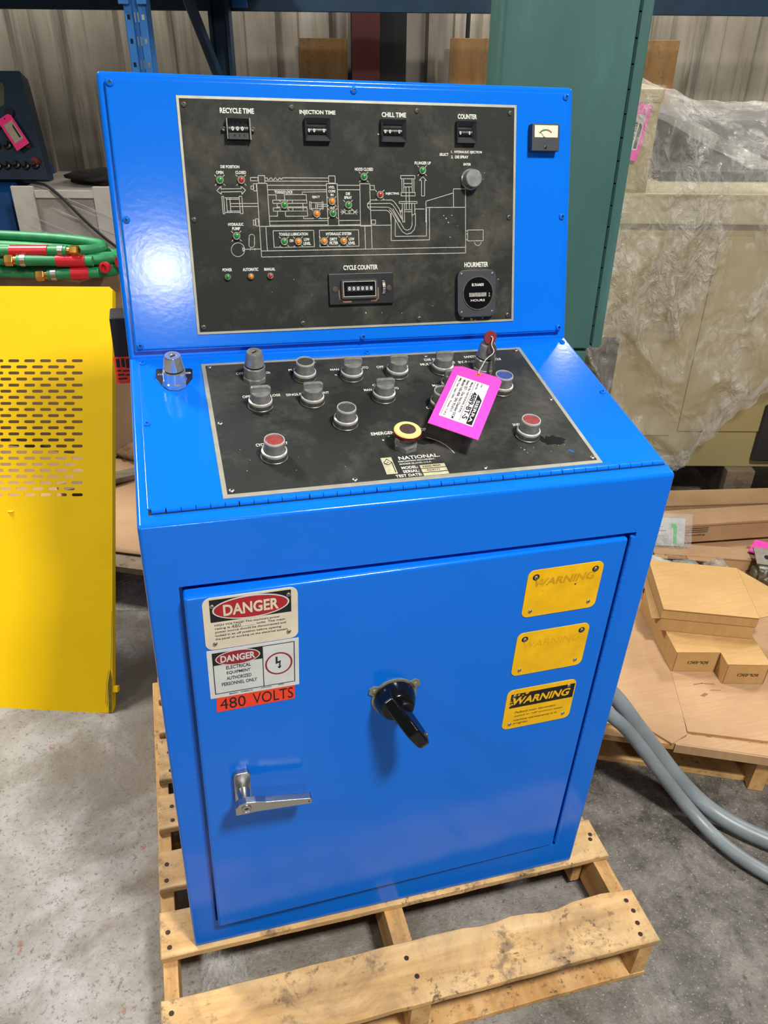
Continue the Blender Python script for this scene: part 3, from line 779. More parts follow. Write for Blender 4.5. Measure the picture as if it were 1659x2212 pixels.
tag(mb.build('worn_paint_edge', simple('bare_copper_wear', '#8a6348', .6, 0, .3, 200), o, smooth=False), kind='stuff')

# hour meter
mb = MB().bprism(rrect(.6075, .6863, .0483, .1355, .013, 4), P1 - .001, P1 + .012, .002, UM)
o = mb.build('hour_meter', DGREY, con)
M = UM @ T(.6485, .0925, 0)
MB().lathe([(.0312, P1 + .012), (.0312, P1 + .0135), (.0295, P1 + .0135), (.029, P1 + .0122)], 36, M, caps=False).build('meter_rim', GASKET, o)
MB().flat(ell(.6485, .0925, .0292, .0292), P1 + .0124, UM).build('meter_dial', BLKG, o, smooth=False)
mb = MB(); mb.text('CRAMER', .6495, .108, .022, .0052, P1 + .0128, UM, .02, 0, .25).text('HOURS', .648, .0795, .0285, .0042, P1 + .0128, UM, .01)
mb.flat([(.636, .1055), (.6378, .1055), (.6378, .1108), (.636, .1108)], P1 + .0128, UM); mb.build('meter_lettering', WHITE, o, smooth=False)
mb = MB()
for k in range(6): mb.flat(R4(.6305 + k * .0059, .6361 + k * .0059, .0862, .0935), P1 + .0128, UM)
mb.build('hour_drums', simple('aged_drum', '#8f8c84', .5, 0, .5, 300), o, smooth=False)
mb = MB().text('1', .6715, .0915, .0016, .0032, P1 + .0128, UM).text('10', .6715, .0872, .003, .003, P1 + .0128, UM); mb.build('tenths_mark', WPRINT, o, smooth=False)
for x, y in ((.6158, .0575), (.678, .0575), (.6158, .1275), (.678, .1275)): MB().lathe([(.0028, P1 + .011), (.0028, P1 + .0128), (.0014, P1 + .0132), (.0012, P1 + .0122)], 12, UM @ T(x, y, 0)).build('meter_screw', GASKET, o)

# enter push button
def collar(M, rows, n=28): return MB().lathe(rows, n, M)
M = UM @ T(.6372, .2950, P1)
o = collar(M, [(.0185, -.001), (.0185, .0035), (.0165, .005), (.0165, .013), (.0152, .0155), (.0152, .02), (.0138, .021)]).build('enter_button', CHROME_W, con)
MB().lathe([(.0138, .018), (.0138, .0195), (.0122, .0205), (.006, .0198)], 26, M).build('button_cap', CAPBLK, o)

# analog load meter on the blue cover
mx0, mx1, my0, my1 = .7537, .8095, .3470, .3900
mb = MB().bprism(R4(mx0, mx1, my0 - .004, my1), CH - .001, CH + .016, .0018, UM)
o = mb.build('load_meter', DGREY, con)
h = CH + .0161
MB().flat(R4(mx0 + .005, mx1 - .004, my1 - .0235, my1 - .003), h, UM).build('meter_scale', simple('aged_scale_card', '#e3d8bf', .5), o, smooth=False)
cx, cy = (mx0 + mx1) / 2 - .0005, my1 - .028
def arc(a0, a1, r0, r1, n=10):
    return [(cx + r1 * math.cos(rad(a0 + (a1 - a0) * k / n)), cy + r1 * math.sin(rad(a0 + (a1 - a0) * k / n))) for k in range(n + 1)] + [(cx + r0 * math.cos(rad(a1 + (a0 - a1) * k / n)), cy + r0 * math.sin(rad(a1 + (a0 - a1) * k / n))) for k in range(n + 1)]
MB().flat(arc(137, 77, .0158, .0182), h + .0003, UM).build('green_band', simple('scale_green', '#1f6b3b', .5), o, smooth=False)
MB().flat(arc(77, 47, .0158, .0182), h + .0003, UM).build('red_band', simple('scale_red', '#b03a38', .5), o, smooth=False)
mb = MB().line([(cx - .003, cy + .0045), (cx - .0098, cy + .0118)], .0006, h + .0005, UM)
for a in (137, 107, 77, 47): mb.line([(cx + .0192 * math.cos(rad(a)), cy + .0192 * math.sin(rad(a))), (cx + .0202 * math.cos(rad(a)), cy + .0202 * math.sin(rad(a)))], .0005, h + .0004, UM)
mb.flat(ell(cx - .003, cy + .0045, .0016, .001, 10), h + .0005, UM); mb.build('needle', BLACKI, o, smooth=False)
MB().lathe([(.0026, h), (.0026, h + .001), (.0014, h + .0014)], 14, UM @ T(cx, my0 + .0025, 0)).build('zero_screw', BLK, o)

# ---- hinged desk lid, plate and operators
DL = math.hypot(D1, H1)
mb = MB().bprism([(.0155, .0335), (.8345, .0335), (.8345, .4245), (.0155, .4245)], -.002, .003, .0014, DM)
mb.build('desk_lid', BLUE, con, ang=40)
mb = MB()
for k in range(40):
    u = .021 + k * .02047; mb.cyl(DM @ Vector((u, .0285, .0018)), DM @ Vector((u + (.0196 if k % 5 else .0188), .0285, .0018)), .0042, 10)
mb.build('desk_hinge', BLUE, con)
MB().box(.0165, .842, .0232, .0342, -.001, .0004, 0, DM).build('hinge_gap', SHADOWB, con)
DH = .003
for x, y in [(22.5, 423), (23, 235.8), (427.3, 419.5), (831, 422.3), (831, 235.9)]:
    bolt(con, 'lid_bolt', DM, x / 1000, y / 1000 - (.006 if y > 400 else 0), DH, .0055, BLUE)
mb = MB().box(.1214, .7334, .0390, .4037, DH - .001, DH + .0018, .0004, DM, 1)
dpl = mb.build('desk_plate', ALU, con)
D1P = DH + .0021
MB().flat(R4(.1284, .7264, .0465, .3965), D1P, DM).build('black_face', DPLATE, dpl, smooth=False)
for t, x, y, wd, ht in DTEXT: MB().text(t, x / 1000, y / 1000, wd / 1000, ht / 1000, D1P + .0004, DM, .02).build('engraved_legend', WHITE, dpl, smooth=False)
for x0, x1, y0, y1 in ((428.5, 469.7, 64.6, 73), (428.5, 469.7, 55, 63), (428.5, 469.7, 46.4, 53.2), (371.5, 389.2, 57.7, 98.7)):
    MB().flat(R4(x0 / 1000, x1 / 1000, y0 / 1000, y1 / 1000), D1P + .0003, DM).build('rating_field', simple('aged_field_print', '#b9b494', .55, 0, .18, 120), dpl, smooth=False)
mb = MB().line([(.3735, .0860), (.3805, .0945), (.3868, .0860), (.3805, .0805), (.3735, .0860)], .0011, D1P + .0005, DM).line([(.3868, .0862), (.3868, .0615)], .0014, D1P + .0005, DM).line([(.3742, .0835), (.3795, .0805)], .001, D1P + .0005, DM)
mb.text('N', .3803, .0865, .0028, .0045, D1P + .0005, DM)
mb.text('HSS-40A', .448, .0688, .03, .0035, D1P + .0005, DM).text('93-0111', .447, .0590, .02, .0035, D1P + .0005, DM)
mb.build('maker_emblem', BLACKI, dpl, smooth=False)
for x, y in [(135.4, 390.6), (136, 220.5), (135, 53.2), (319.7, 52), (531.5, 52), (720.8, 52.8), (720, 222), (720, 391.5), (534, 388), (321, 388)]:
    bolt(con, 'plate_screw', DM, x / 1000, y / 1000, D1P, .0042, RIVET)
mb = MB()
for x, y, r in [(610, 94, 1.2), (614, 88, 1.6), (616, 80, 1.2), (632, 92, 1), (667, 92, .9), (677, 92, .8), (688, 92, .8), (657, 78, .8), (159, 149, .9), (171, 121, .8), (245, 118, .7), (236, 87, .8), (312, 86, .7), (322, 178, .7), (352, 343, 3.4), (356, 349, 2.2), (388, 144, 2.6), (400, 152, 2.2), (163, 96, 1), (190, 122, .8)]:
    mb.flat([((x + r * rnd.uniform(.5, 1.1) * math.cos(a)) / 1000, (y + r * rnd.uniform(.4, 1.) * math.sin(a)) / 1000) for a in [k * math.pi / 4 for k in range(8)]], D1P + .0003, DM)
tag(mb.build('bare_metal_chips', WPRINT, dpl, smooth=False), kind='stuff')
mb = MB()
for x, y, rx, ry in [(206.5, 246, 17, 13), (294, 250, 16, 10), (378, 318, 13, 9), (462, 322, 13, 8), (675, 106, 22, 15), (455, 132, 24, 10), (652, 116, 10, 8)]:
    MB().flat([((x + rx * rnd.uniform(.6, 1.1) * math.cos(a)) / 1000, (y + ry * rnd.uniform(.55, 1.1) * math.sin(a)) / 1000) for a in [k * math.pi / 9 for k in range(18)]], D1P + .0002, DM).build('oil_stain', simple('dried_oil', '#171718', .8, 0, .3, 80, spec=.15), dpl, smooth=False)
mb = MB().line([(.462, .142), (.478, .130), (.487, .117), (.492, .104), (.494, .096)], .0016, D1P + .0003, DM); mb.build('scratch', WPRINT, dpl, smooth=False)
MB().flat([(.688, .0775), (.694, .0705), (.697, .0715), (.691, .0785)], D1P + .0003, DM).build('blue_paint_spot', BLUE, dpl, smooth=False)

def base_nut(M, r, mat, name, h=.011):
    return collar(M, [(r * 1.04, -.001), (r * 1.04, .003), (r, .0035), (r, h - .003), (r * .97, h - .002), (r * .97, h)]).build(name, mat, con)
def push_button(x, y, capm, caplab, name='push_button', r=.0202):
    M = DM @ T(x / 1000, y / 1000, D1P) @ Matrix.Diagonal((1, 1, 1.2, 1))
    o = base_nut(M, r, GASKET, name, .010)
    mb = MB().lathe([(r * .98, .0095), (r * .98, .0125), (r * .86, .0135)], 28, M, False); mb.build('bright_ring', RIM, o)
    MB().lathe([(r * .80, .008), (r * .80, .0275), (r * .76, .029), (r * .70, .029), (r * .69, .0275)], 28, M, False).build('button_sleeve', CHROME_W, o)
    MB().lathe([(r * .805, .0272), (r * .77, .0293), (r * .705, .0293), (r * .69, .0278)], 28, M, False).build('sleeve_lip', RIM, o)
    MB().lathe([(r * .69, .024), (r * .69, .0275), (r * .6, .0284), (r * .2, .0278)], 26, M).build('button_cap', capm, o)['label'] = caplab
    return o
def selector(x, y, turn=0, r=.0202):
    M = DM @ T(x / 1000, y / 1000, D1P) @ Matrix.Diagonal((1, 1, 1.15, 1))
    o = base_nut(M, r, GASKET, 'selector_switch', .010)
    MB().lathe([(r * .98, .0095), (r * .98, .0125), (r * .86, .0135)], 28, M, False).build('bright_ring', RIM, o)
    MB().lathe([(r * .80, .008), (r * .80, .0245), (r * .76, .026)], 28, M).build('switch_drum', CHROME_W, o)
    K = M @ Matrix.Rotation(rad(turn), 4, 'Z')
    k = MB().bprism([(-r * .84, .024), (r * .84, .024), (r * .84, .0325), (r * .62, .0352), (-r * .70, .0352), (-r * .84, .0325)], -.0036, .0036, .0014, K @ Matrix.Rotation(rad(90), 4, 'X'))
    k.build('turn_lever', CHROME_W, o)
    return o
def key_switch(x, y, mat, r=.0195, cone=True):
    M = DM @ T(x / 1000, y / 1000, D1P) @ Matrix.Diagonal((1, 1, 1.12, 1))
    o = MB().lathe([(r * 1.0, -.001), (r * 1.02, .001), (r * 1.02, .007), (r * .95, .0085)], 8, M, ph=.2).build('key_switch', mat, con)
    MB().lathe([(r * .92, .008), (r * .92, .024), (r * .86, .0255)], 28, M).build('lock_collar', mat, o)
    MB().lathe([(r * .83, .0255), (r * .83, .028)], 26, M).build('black_gasket', BLK, o)
    MB().lathe([(r * .84, .028), (r * .80, .033), (r * .70, .0475), (r * .63, .0495), (r * .36, .0495), (r * .34, .048)], 28, M).build('lock_head', mat, o)
    MB().box(-.0045, .0045, -.0008, .0008, .0482, .0492, 0, M @ Matrix.Rotation(rad(35), 4, 'Z')).build('keyhole', SHADOWB, o)
    return o
# interlock key on its own black legend tag
leg = MB().prism([(.0430, .3670), (.0550, .3370), (.0640, .3275), (.0810, .3265), (.0885, .3340), (.1035, .3610), (.1055, .3890), (.1020, .3925), (.0470, .3965), (.0440, .3940)], DH - .0005, DH + .0012, DM).build('legend_tag', BLACKI, con)
MB().text('COVER INTERLOCKOR', .0745, .3775, .0560, .0052, DH + .0016, DM, .02).build('legend_lettering', WHITE, leg, smooth=False)
key_switch(73.5, 345, CHROME, .0205)
key_switch(208, 344, CHROME_W, .0200)
push_button(295, 338, CAPBLK, 'grey push button cap')
selector(378.1, 332); selector(462.3, 332); selector(550, 336)
ks = key_switch(629.5, 331, CHROME_W, .0208)
push_button(637, 258, CAPBLU, 'slate blue push button cap')
selector(206.5, 261); selector(294.2, 262.5); selector(418.7, 260.5); selector(548, 276)
push_button(511, 222, CAPBLK, 'grey push button cap')
push_button(336.2, 193, CAPBLK, 'grey push button cap')
push_button(208.2, 122.5, CAPRED, 'faded red push button cap'); push_button(632.5, 122.5, CAPRED, 'faded red push button cap')
M = DM @ T(.4193, .1225, D1P)
o = MB().lathe([(.0195, -.001), (.0195, .008), (.017, .010)], 6, M, ph=.3).build('emergency_stop', CHROME_W, con)
MB().lathe([(.0185, .009), (.016, .016), (.0125, .017), (.0125, .024)], 26, M).build('stop_collar', CHROME_W, o)
MB().lathe([(.0125, .022), (.0225, .0265), (.0235, .030), (.0225, .0325)], 32, M).build('mushroom_head', MUSH, o)
MB().lathe([(.0222, .0325), (.021, .0345), (.0135, .0352)], 32, M).build('cream_rim', BAKE, o)
MB().lathe([(.0135, .0350), (.0125, .0362), (.006, .0365)], 28, M).build('centre_disc', BROWNC, o)

# ---- things fixed to the door
FD = .0181
SM = on_door(.147, .80, .0002, -.0017, 1.002)
def sign(name, pts, th, mat, r=.012, n=4):
    (x0, y0), (x1, y1) = pts
    return MB().prism(rrect(x0, x1, y0, y1, r, n), FD - .0005, FD + th, SM).build(name, mat, con)
def rivets(o, pts, r=.0036, name='rivet', h=.0015):
    for x, y in pts:
        MB().lathe([(r, FD + h - .0005), (r * .95, FD + h + .0008), (r * .6, FD + h + .0018), (r * .4, FD + h + .0018), (r * .35, FD + h + .001)], 14, SM @ T(x, y, 0)).build(name, RIVET, o)
        MB().flat(ell(x, y, r * .36, r * .36, 10), FD + h + .0013, SM).build('rivet_core', SHADOWB, o, smooth=False)
h = FD + .0012
d1 = sign('high_voltage_sign', ((.0762, .8015), (.2182, .9000)), .001, CREAMP, .012)
MB().flat(R4(.0865, .2079, .8545, .8965), h, SM).build('black_band', BLACKI, d1, smooth=False)
MB().flat(ell(.1475, .8755, .0577, .0215), h + .0002, SM).build('oval_border', WSIGN, d1, smooth=False)
MB().flat(ell(.1475, .8755, .0553, .0192), h + .0004, SM).build('red_oval', RED, d1, smooth=False)
MB().text('DANGER', .1475, .8748, .083, .0215, h + .0006, SM, .03).build('danger_word', CREAMP, d1, smooth=False)
mb = MB()
for t, x0, x1, y in [("HIGH VOLTAGE! This machine's power", .0918, .1905, .8478), ('rating is __________ volts. The main', .0921, .1978, .8413), ('power source should be disconnected and', .0920, .1992, .8346), ('locked in an off position before opening', .0918, .1917, .8277), ('the panel or working on the electrical system.', .0914, .2025, .8210)]:
    mb.text(t, (x0 + x1) / 2, y, x1 - x0, .0052, h, SM, .012)
mb.text('480', .1235, .8425, .014, .0055, h, SM, -.005, .05)
mb.build('sign_lettering', BLACKI, d1, smooth=False)
rivets(d1, [(.0902, .8848), (.2040, .8877), (.2035, .8162), (.0906, .8135)])
d2 = sign('electrical_danger_sign', ((.0763, .7005), (.2188, .7995)), .0006, WSIGN, .0006, 1)
h = FD + .0009
MB().flat(R4(.0846, .1612, .7690, .7935), h, SM).build('black_band', BLACKI, d2, smooth=False)
mb = MB().line([(.0846, .7096), (.2114, .7096), (.2114, .7935), (.0846, .7935), (.0846, .7096)], .0013, h, SM).line([(.1614, .7935), (.1614, .7096)], .0013, h, SM)
for t, x0, x1, y in [('ELECTRICAL', .1040, .1425, .7612), ('EQUIPMENT', .1044, .1413, .7500), ('AUTHORIZED', .1035, .1424, .7390), ('PERSONNEL ONLY', .0955, .1510, .7277)]:
    mb.text(t, (x0 + x1) / 2, y, x1 - x0, .0072, h, SM, .012)
mb.text('BRADY', .113, .7055, .014, .0026, h, SM, .02).text('SIGNMARK DIV.', .134, .7058, .02, .0024, h, SM).text('CATALOG #', .165, .7066, .017, .0024, h, SM).text('83002', .189, .7074, .009, .0024, h, SM)
mb.flat([(.1815, .7675), (.1845, .7678), (.1845, .7570), (.1897, .7590), (.1885, .7475), (.1910, .7480), (.1875, .7420), (.1840, .7462), (.1865, .7468), (.1870, .7545), (.1815, .7525)], h, SM)
mb.build('sign_lettering', BLACKI, d2, smooth=False)
MB().flat(ell(.1230, .7803, .0345, .0150), h + .0002, SM).build('oval_border', WSIGN, d2, smooth=False)
MB().flat(ell(.1230, .7803, .0328, .0134), h + .0004, SM).build('red_oval', DRED, d2, smooth=False)
MB().text('DANGER', .1230, .7803, .0535, .0138, h + .0006, SM, .03).build('danger_word', WSIGN, d2, smooth=False)
MB().ring(ell(.1864, .7530, .0219, .0230), ell(.1864, .7530, .0192, .0203), h, SM).build('red_circle', DRED, d2, smooth=False)
d3 = MB().prism([(.0843, .6692), (.2114, .6702), (.2114, .7010), (.0850, .7010)], FD - .0003, FD + .0003, SM).build('voltage_sticker', ORANGE, con)
MB().text('480', .1105, .6852, .041, .0235, FD + .0005, SM, .0).text('VOLTS', .1755, .6852, .066, .0235, FD + .0005, SM, .0).build('sticker_lettering', BLACKI, d3, smooth=False)
h = FD + .0012
WM = on_door(.67, .69, .0082, -.0125, 1.0133)
wr = []
for (y0, y1), nm in (((.7755, .8738), 'faded'), ((.6415, .7402), 'blank'), ((.5057, .6055), 'legible')):
    SM = WM; o = sign('warning_sign', ((.6000, y0), (.7408, y1)), .001, YSIGN, .012); wr.append(o)
    rivets(o, [(.6152, y0 + .0132), (.7258, y0 + .0150), (.6152, y1 - .0150), (.7258, y1 - .0135)])
    if nm != 'legible':
        for x in (.6152, .7258): MB().ring(ell(x, y1 - .0143, .0062, .0062, 14), ell(x, y1 - .0143, .0036, .0036, 14), h + .0001, WM).build('dark_halo', BLACKI, o, smooth=False)
MB().text('WARNING', .6695, .8470, .114, .0158, h, WM, .03, 0, .2).build('ghost_word', YGHOST, wr[0], smooth=False)
MB().flat([(.6908, .8340), (.6950, .8348), (.6925, .8302)], h, WM).flat(ell(.6255, .8440, .0012, .0008, 8), h, WM).flat(ell(.6330, .8292, .0008, .0006, 8), h, WM).build('dark_nick', BLACKI, wr[0], smooth=False)
MB().text('WARNING', .6685, .7115, .112, .0150, h, WM, .0, 0, .2).build('ghost_word', simple('very_faded_ink', '#dda80e', .4), wr[1], smooth=False)
MB().flat(R4(.6085, .7385, .5600, .5950), h, WM).build('black_band', simple('worn_black_band', '#141416', .45, 0, .6, 40), wr[2], smooth=False)
rw = random.Random(12); mb = MB()
for k in range(26):
    x = .609 + .062 * rw.random() ** 1.5; y = .566 + .029 * rw.random(); r_ = rw.uniform(.0008, .0034)
    mb.flat([(x + r_ * rw.uniform(.5, 1.3) * math.cos(t_), y + r_ * rw.uniform(.3, .9) * math.sin(t_)) for t_ in [j * math.pi / 4 for j in range(8)]], h + .0001, WM)
tag(mb.build('worn_flecks', YSIGN, wr[2], smooth=False), kind='stuff')
MB().text('WARNING', .6705, .5765, .118, .0185, h + .0002, WM, .03, 0, .2).build('warning_word', YSIGN, wr[2], smooth=False)
mb = MB()
for t, x0, x1, y in [('Padlock main disconnect', .6223, .7063, .5468), ('switch in "off" position when', .6224, .7220, .5366), ('machine maintenance is in', .6222, .7120, .5266), ('progress.', .6226, .6534, .5165)]:
    mb.text(t, (x0 + x1) / 2, y, x1 - x0, .0052, h, WM, .008, 0, .15)
mb.build('sign_lettering', BLACKI, wr[2], smooth=False)

HM = on_door(.12, .49, .0001, -.0019)
# lever latch
esc = MB().bprism(rrect(.1018, .1300, .4500, .5250, .006, 3), FD - .001, FD + .010, .004, HM, 3).build('door_handle', STEEL, con, ang=50)
MB().lathe([(.0125, FD + .008), (.0110, FD + .014), (.0100, FD + .026), (.0125, FD + .036)], 20, HM @ T(.1165, .4790, 0)).build('handle_shank', STEEL, esc)
prof = [(.0985, .4660), (.1150, .4652), (.1330, .4660), (.2270, .4580), (.2300, .4590), (.2305, .4700), (.2280, .4715), (.1500, .4860), (.1330, .4915), (.1165, .4935), (.1035, .4900), (.0985, .4840)]
MB().bprism(prof, FD + .0330, FD + .0470, .0035, HM, 3).build('handle_lever', STEEL, esc, ang=50)
MB().lathe([(.0088, FD + .0465), (.0088, FD + .0480), (.0078, FD + .0485), (.0074, FD + .0476)], 22, HM @ T(.1165, .4795, 0)).build('lock_cylinder', STEEL, esc)
MB().flat([(.1115, .4790), (.1145, .4800), (.1165, .4812), (.1190, .4800), (.1215, .4795), (.1190, .4786), (.1160, .4780)], FD + .0482, HM).build('keyhole', SHADOWB, esc, smooth=False)
MB().flat(ell(.2250, .4650, .0016, .0016, 10), FD + .0475, HM).build('lever_hole', BROWNC, esc, smooth=False)

RD = on_door(.383, .639, .0023, -.0071, 1.007)
# rotary disconnect
c0 = (.3830, .6390)
pl = ell(c0[0], c0[1], .0405, .0405, 40)
bk = MB().prism(pl, FD - .001, FD + .003, RD)
for x, y in ((.3463, .6609), (.4196, .6622)):
    d = Vector((x - c0[0], y - c0[1])).normalized(); n = Vector((-d.y, d.x))
    pts = [Vector(c0) + d * .034 + n * .0105, Vector(c0) + d * .034 - n * .0105, Vector((x, y)) + d * .006 - n * .0085, Vector((x, y)) + d * .0095, Vector((x, y)) + d * .006 + n * .0085]
    bk.prism([tuple(p) for p in pts], FD - .001, FD + .003, RD)
dsw = bk.build('disconnect_switch', simple('cast_switch_plate', '#8d8a74', .5, .4, .2, 80), con)
for x, y in ((.3463, .6609), (.4196, .6622)): MB().lathe([(.0038, FD + .003), (.0034, FD + .0048), (.0012, FD + .005)], 14, RD @ T(x, y, 0)).build('plate_screw', RIVET, dsw)
MB().lathe([(.0365, FD + .002), (.0365, FD + .006), (.0345, FD + .016), (.0295, FD + .028), (.0275, FD + .030)], 36, RD @ T(c0[0], c0[1], 0)).build('switch_hub', BLKG, dsw)
MB().lathe([(.0165, FD + .029), (.0165, FD + .0335), (.0150, FD + .0350)], 28, RD @ T(.3925, .6360, 0)).build('hub_boss', BLK, dsw)
A, B_ = Vector((.3600, .6680)), Vector((.4178, .5905)); d = (B_ - A); ln = d.length; d.normalize(); n = Vector((-d.y, d.x))
def lv(s, side, hgt): p = A + d * (ln * s) + n * side; return (p.x, p.y, hgt)
sec = []
for s, hw, h0, h1 in ((0, .0115, .012, .036), (.12, .0135, .012, .046), (.45, .0150, .020, .064), (.62, .0148, .038, .076), (.9, .0135, .058, .083), (1., .0110, .062, .080)):
    sec.append([lv(s, -hw, FD + h0), lv(s, hw, FD + h0), lv(s, hw * .78, FD + h1), lv(s, -hw * .78, FD + h1)])
mb = MB(); bm = bmesh.new(); vv = [[bm.verts.new(p) for p in r] for r in sec]
for a, b in zip(vv, vv[1:]):
    for i in range(4): bm.faces.new((a[i], a[(i + 1) % 4], b[(i + 1) % 4], b[i]))
bm.faces.new(vv[0]); bm.faces.new(vv[-1][::-1]); bmesh.ops.recalc_face_normals(bm, faces=bm.faces[:])
bmesh.ops.bevel(bm, geom=bm.edges[:], offset=.003, segments=3, profile=.5, affect='EDGES', clamp_overlap=True)
mb.frombm(bm, RD); mb.build('switch_lever', BLKG, dsw, ang=45)
p = Vector(lv(.86, .0128, FD + .071)); MB().lathe([(.0052, -.001), (.0052, .0012), (.0036, .0014), (.003, 0)], 16, RD @ axis_frame(p, (n.x, n.y, .15))).build('padlock_eye', GASKET, dsw)
MB().line([tuple((A + d * ln * s + n * o_))[:2] for s, o_ in ((.55, .002), (.65, .001), (.72, -.001), (.8, .001), (.92, -.001))], .0008, FD + .09).v
# small outlet box with an orange label on the left flank
so = MB().bprism(R4(-.028, .002, 1.075, 1.155), -.56, -.50, .003, FM).build('side_outlet', BLK, con)
lab = MB().flat(R4(-.030, .0005, 1.030, 1.082), -.499, FM).build('orange_label', ORANGE, so, smooth=False)
mb = MB()
for x0, x1, y0, y1 in ((-.026, -.020, 1.062, 1.079), (-.017, -.011, 1.062, 1.079), (-.009, -.003, 1.060, 1.078), (-.026, -.019, 1.054, 1.057), (-.016, -.004, 1.053, 1.056), (-.026, -.014, 1.046, 1.049), (-.012, -.003, 1.045, 1.048), (-.026, -.010, 1.038, 1.041)): mb.flat(R4(x0, x1, y0, y1), -.4985, FM)
tag(mb.build('label_print', BLACKI, so, smooth=False), kind='stuff')
# ---------------------------------------------------------------- pink tag and keys on the desk
def lift(u, v): return .047 - .006 * max(0, (.2 - v) / .15)
def sheet(poly, M, th, name, mat, parent, hf, n=6):
    """a flat card cut to poly, gently bowed by hf(u, v)"""
    mb = MB(); k = len(poly)
    vs = [(x, y, hf(x, y)) for x, y in poly] + [(x, y, hf(x, y) - th) for x, y in poly]
    mb.add(vs, [tuple(range(k)), tuple(range(2 * k - 1, k - 1, -1))] + [(i, (i + 1) % k, k + (i + 1) % k, k + i) for i in range(k)], M)
    return mb.build(name, mat, parent)
tg = thing('inventory_tag', 'bright pink card tag numbered 4889-BT-S hanging by wire over the desk buttons', 'tag', (.55, .18, 1.26))
P = [(.5503, .2845), (.5653, .2830), (.6180, .2405), (.6189, .2277), (.5192, .0721), (.4532, .1271)]
f0 = lambda u, v: .0465
sheet(P, DM, .0012, 'card', PINK, tg, f0)
f1 = lambda u, v: .0469
lp = [Vector((.5465, .2560)), Vector((.5916, .2172)), Vector((.5215, .1060)), Vector((.4768, .1445))]
sheet([tuple(p) for p in lp], DM, .0003, 'paper_label', LABELW, tg, f1)
def lmap(s, t): return (lp[0] * (1 - s) + lp[1] * s) * (1 - t) + (lp[3] * (1 - s) + lp[2] * s) * t      # s across (0..1 left to right), t down
def ltext(mb, t, s, t0, t1, ht, bold=.01):
    a, b = lmap(s, t0), lmap(s, t1); dd = b - a
    mb.text(t, (a.x + b.x) / 2, (a.y + b.y) / 2, dd.length, ht, .0474, DM, bold, math.atan2(dd.y, dd.x))
mb = MB()
ltext(mb, '4889-BT-S', .70, .26, .90, .0088, .02)
ltext(mb, 'Item No:', .68, .04, .20, .0028); ltext(mb, 'Desc', .80, .03, .11, .0026)
ltext(mb, 'Made By: NATIONAL (USA)', .50, .06, .80, .0044); ltext(mb, 'Item: SST - Zinc Hot Chamber DCM', .385, .05, .97, .0046)
ltext(mb, 'Model: HSS-40A  S/N: 93-0111', .27, .06, .84, .0046); ltext(mb, 'Mfg Year: Sept 1993   Power: 1 of 5', .135, .05, .96, .0042)
for s in (.585, .045):
    a, b = lmap(s, .03), lmap(s, .97); mb.line([tuple(a), tuple(b)], .0005, .0473, DM)
mb.build('label_lettering', BLACKI, tg, smooth=False)
bar = [lmap(.80, .28), lmap(.965, .40), lmap(.965, .98), lmap(.80, .98)]
MB().flat([tuple(p) for p in bar], .0473, DM).build('logo_bar', BLACKI, tg, smooth=False)
mb = MB(); ltext(mb, 'SIERRA', .878, .42, .94, .0055, .02)
for i in range(len(mb.v)): pass
mb.v = [tuple(Vector(v) + DM.to_3x3() @ Vector((0, 0, .0003))) for v in mb.v]; mb.build('logo_lettering', WSIGN, tg, smooth=False)
MB().ring(ell(.585, .2535, .0062, .0042, 16), ell(.585, .2535, .0016, .0016, 16), .0471, DM).build('eyelet_patch', simple('orange_eyelet', '#ef6a3c', .5), tg, smooth=False)
MB().flat(ell(.585, .2535, .0022, .0014, 10), .0473, DM).build('eyelet_hole', SHADOWB, tg, smooth=False)

kz = thing('key_ring', 'two keys with a round maroon key head standing in the safety by-pass switch', 'keys', (.6295, .33, 1.31))
KM = DM @ T(.6295, .331, 0)
HDM = KM @ T(0, -.002, .074) @ Matrix.Rotation(rad(70), 4, 'X')
MB().lathe([(.0118, -.0016), (.0125, -.0006), (.0125, .0006), (.0118, .0016)], 30, HDM).build('key_head', simple('maroon_key_head', '#7d2c2e', .5, 0, .2, 200), kz)
MB().lathe([(.0016, -.002), (.0016, .002)], 10, HDM @ T(0, .003, 0)).build('key_hole', SHADOWB, kz)
MB().box(-.0035, .0035, -.030, -.008, -.001, .001, .0003, HDM).build('key_blade', CAST, kz)
a = KM @ Vector((.000, -.0155, .066)); b = KM @ Vector((.008, -.038, .012))
z = (b - a).normalized(); nn = (CAM - a).normalized(); xx = z.cross(nn).normalized(); nn = xx.cross(z)
K2 = frame(a, xx, z, nn)
outl = [(-.003, -.004), (.003, -.004), (.0075, .002), (.0082, .009), (.006, .015), (.0036, .019), (.0032, .040), (.0045, .043), (.003, .046), (.0044, .050), (.003, .054), (.0006, .057), (-.002, .054), (-.0024, .019), (-.006, .015), (-.0078, .009), (-.0068, .002)]
MB().prism(outl, -.0009, .0009, K2).build('spare_key', simple('dull_nickel_key', '#5f5d54', .4, .6, .2, 150), kz)
MB().lathe([(.0016, .0008), (.0016, .0012)], 10, K2 @ T(0, .0005, 0)).build('spare_key_hole', SHADOWB, kz)
wp = [HDM @ Vector((0, .003, .0022)), HDM @ Vector((.004, .000, .006)), K2 @ Vector((.002, -.002, .003)), K2 @ Vector((-.005, .012, .006)), KM @ Vector((-.016, -.034, .050)), KM @ Vector((-.030, -.055, .049)), DM @ Vector((.5865, .2590, .0495)), DM @ Vector((.585, .2535, .0475))]
MB().tube(wp, .0009, 6, None, True, 2).build('tag_wire', simple('white_tie_wire', '#c9c6bf', .5), kz)

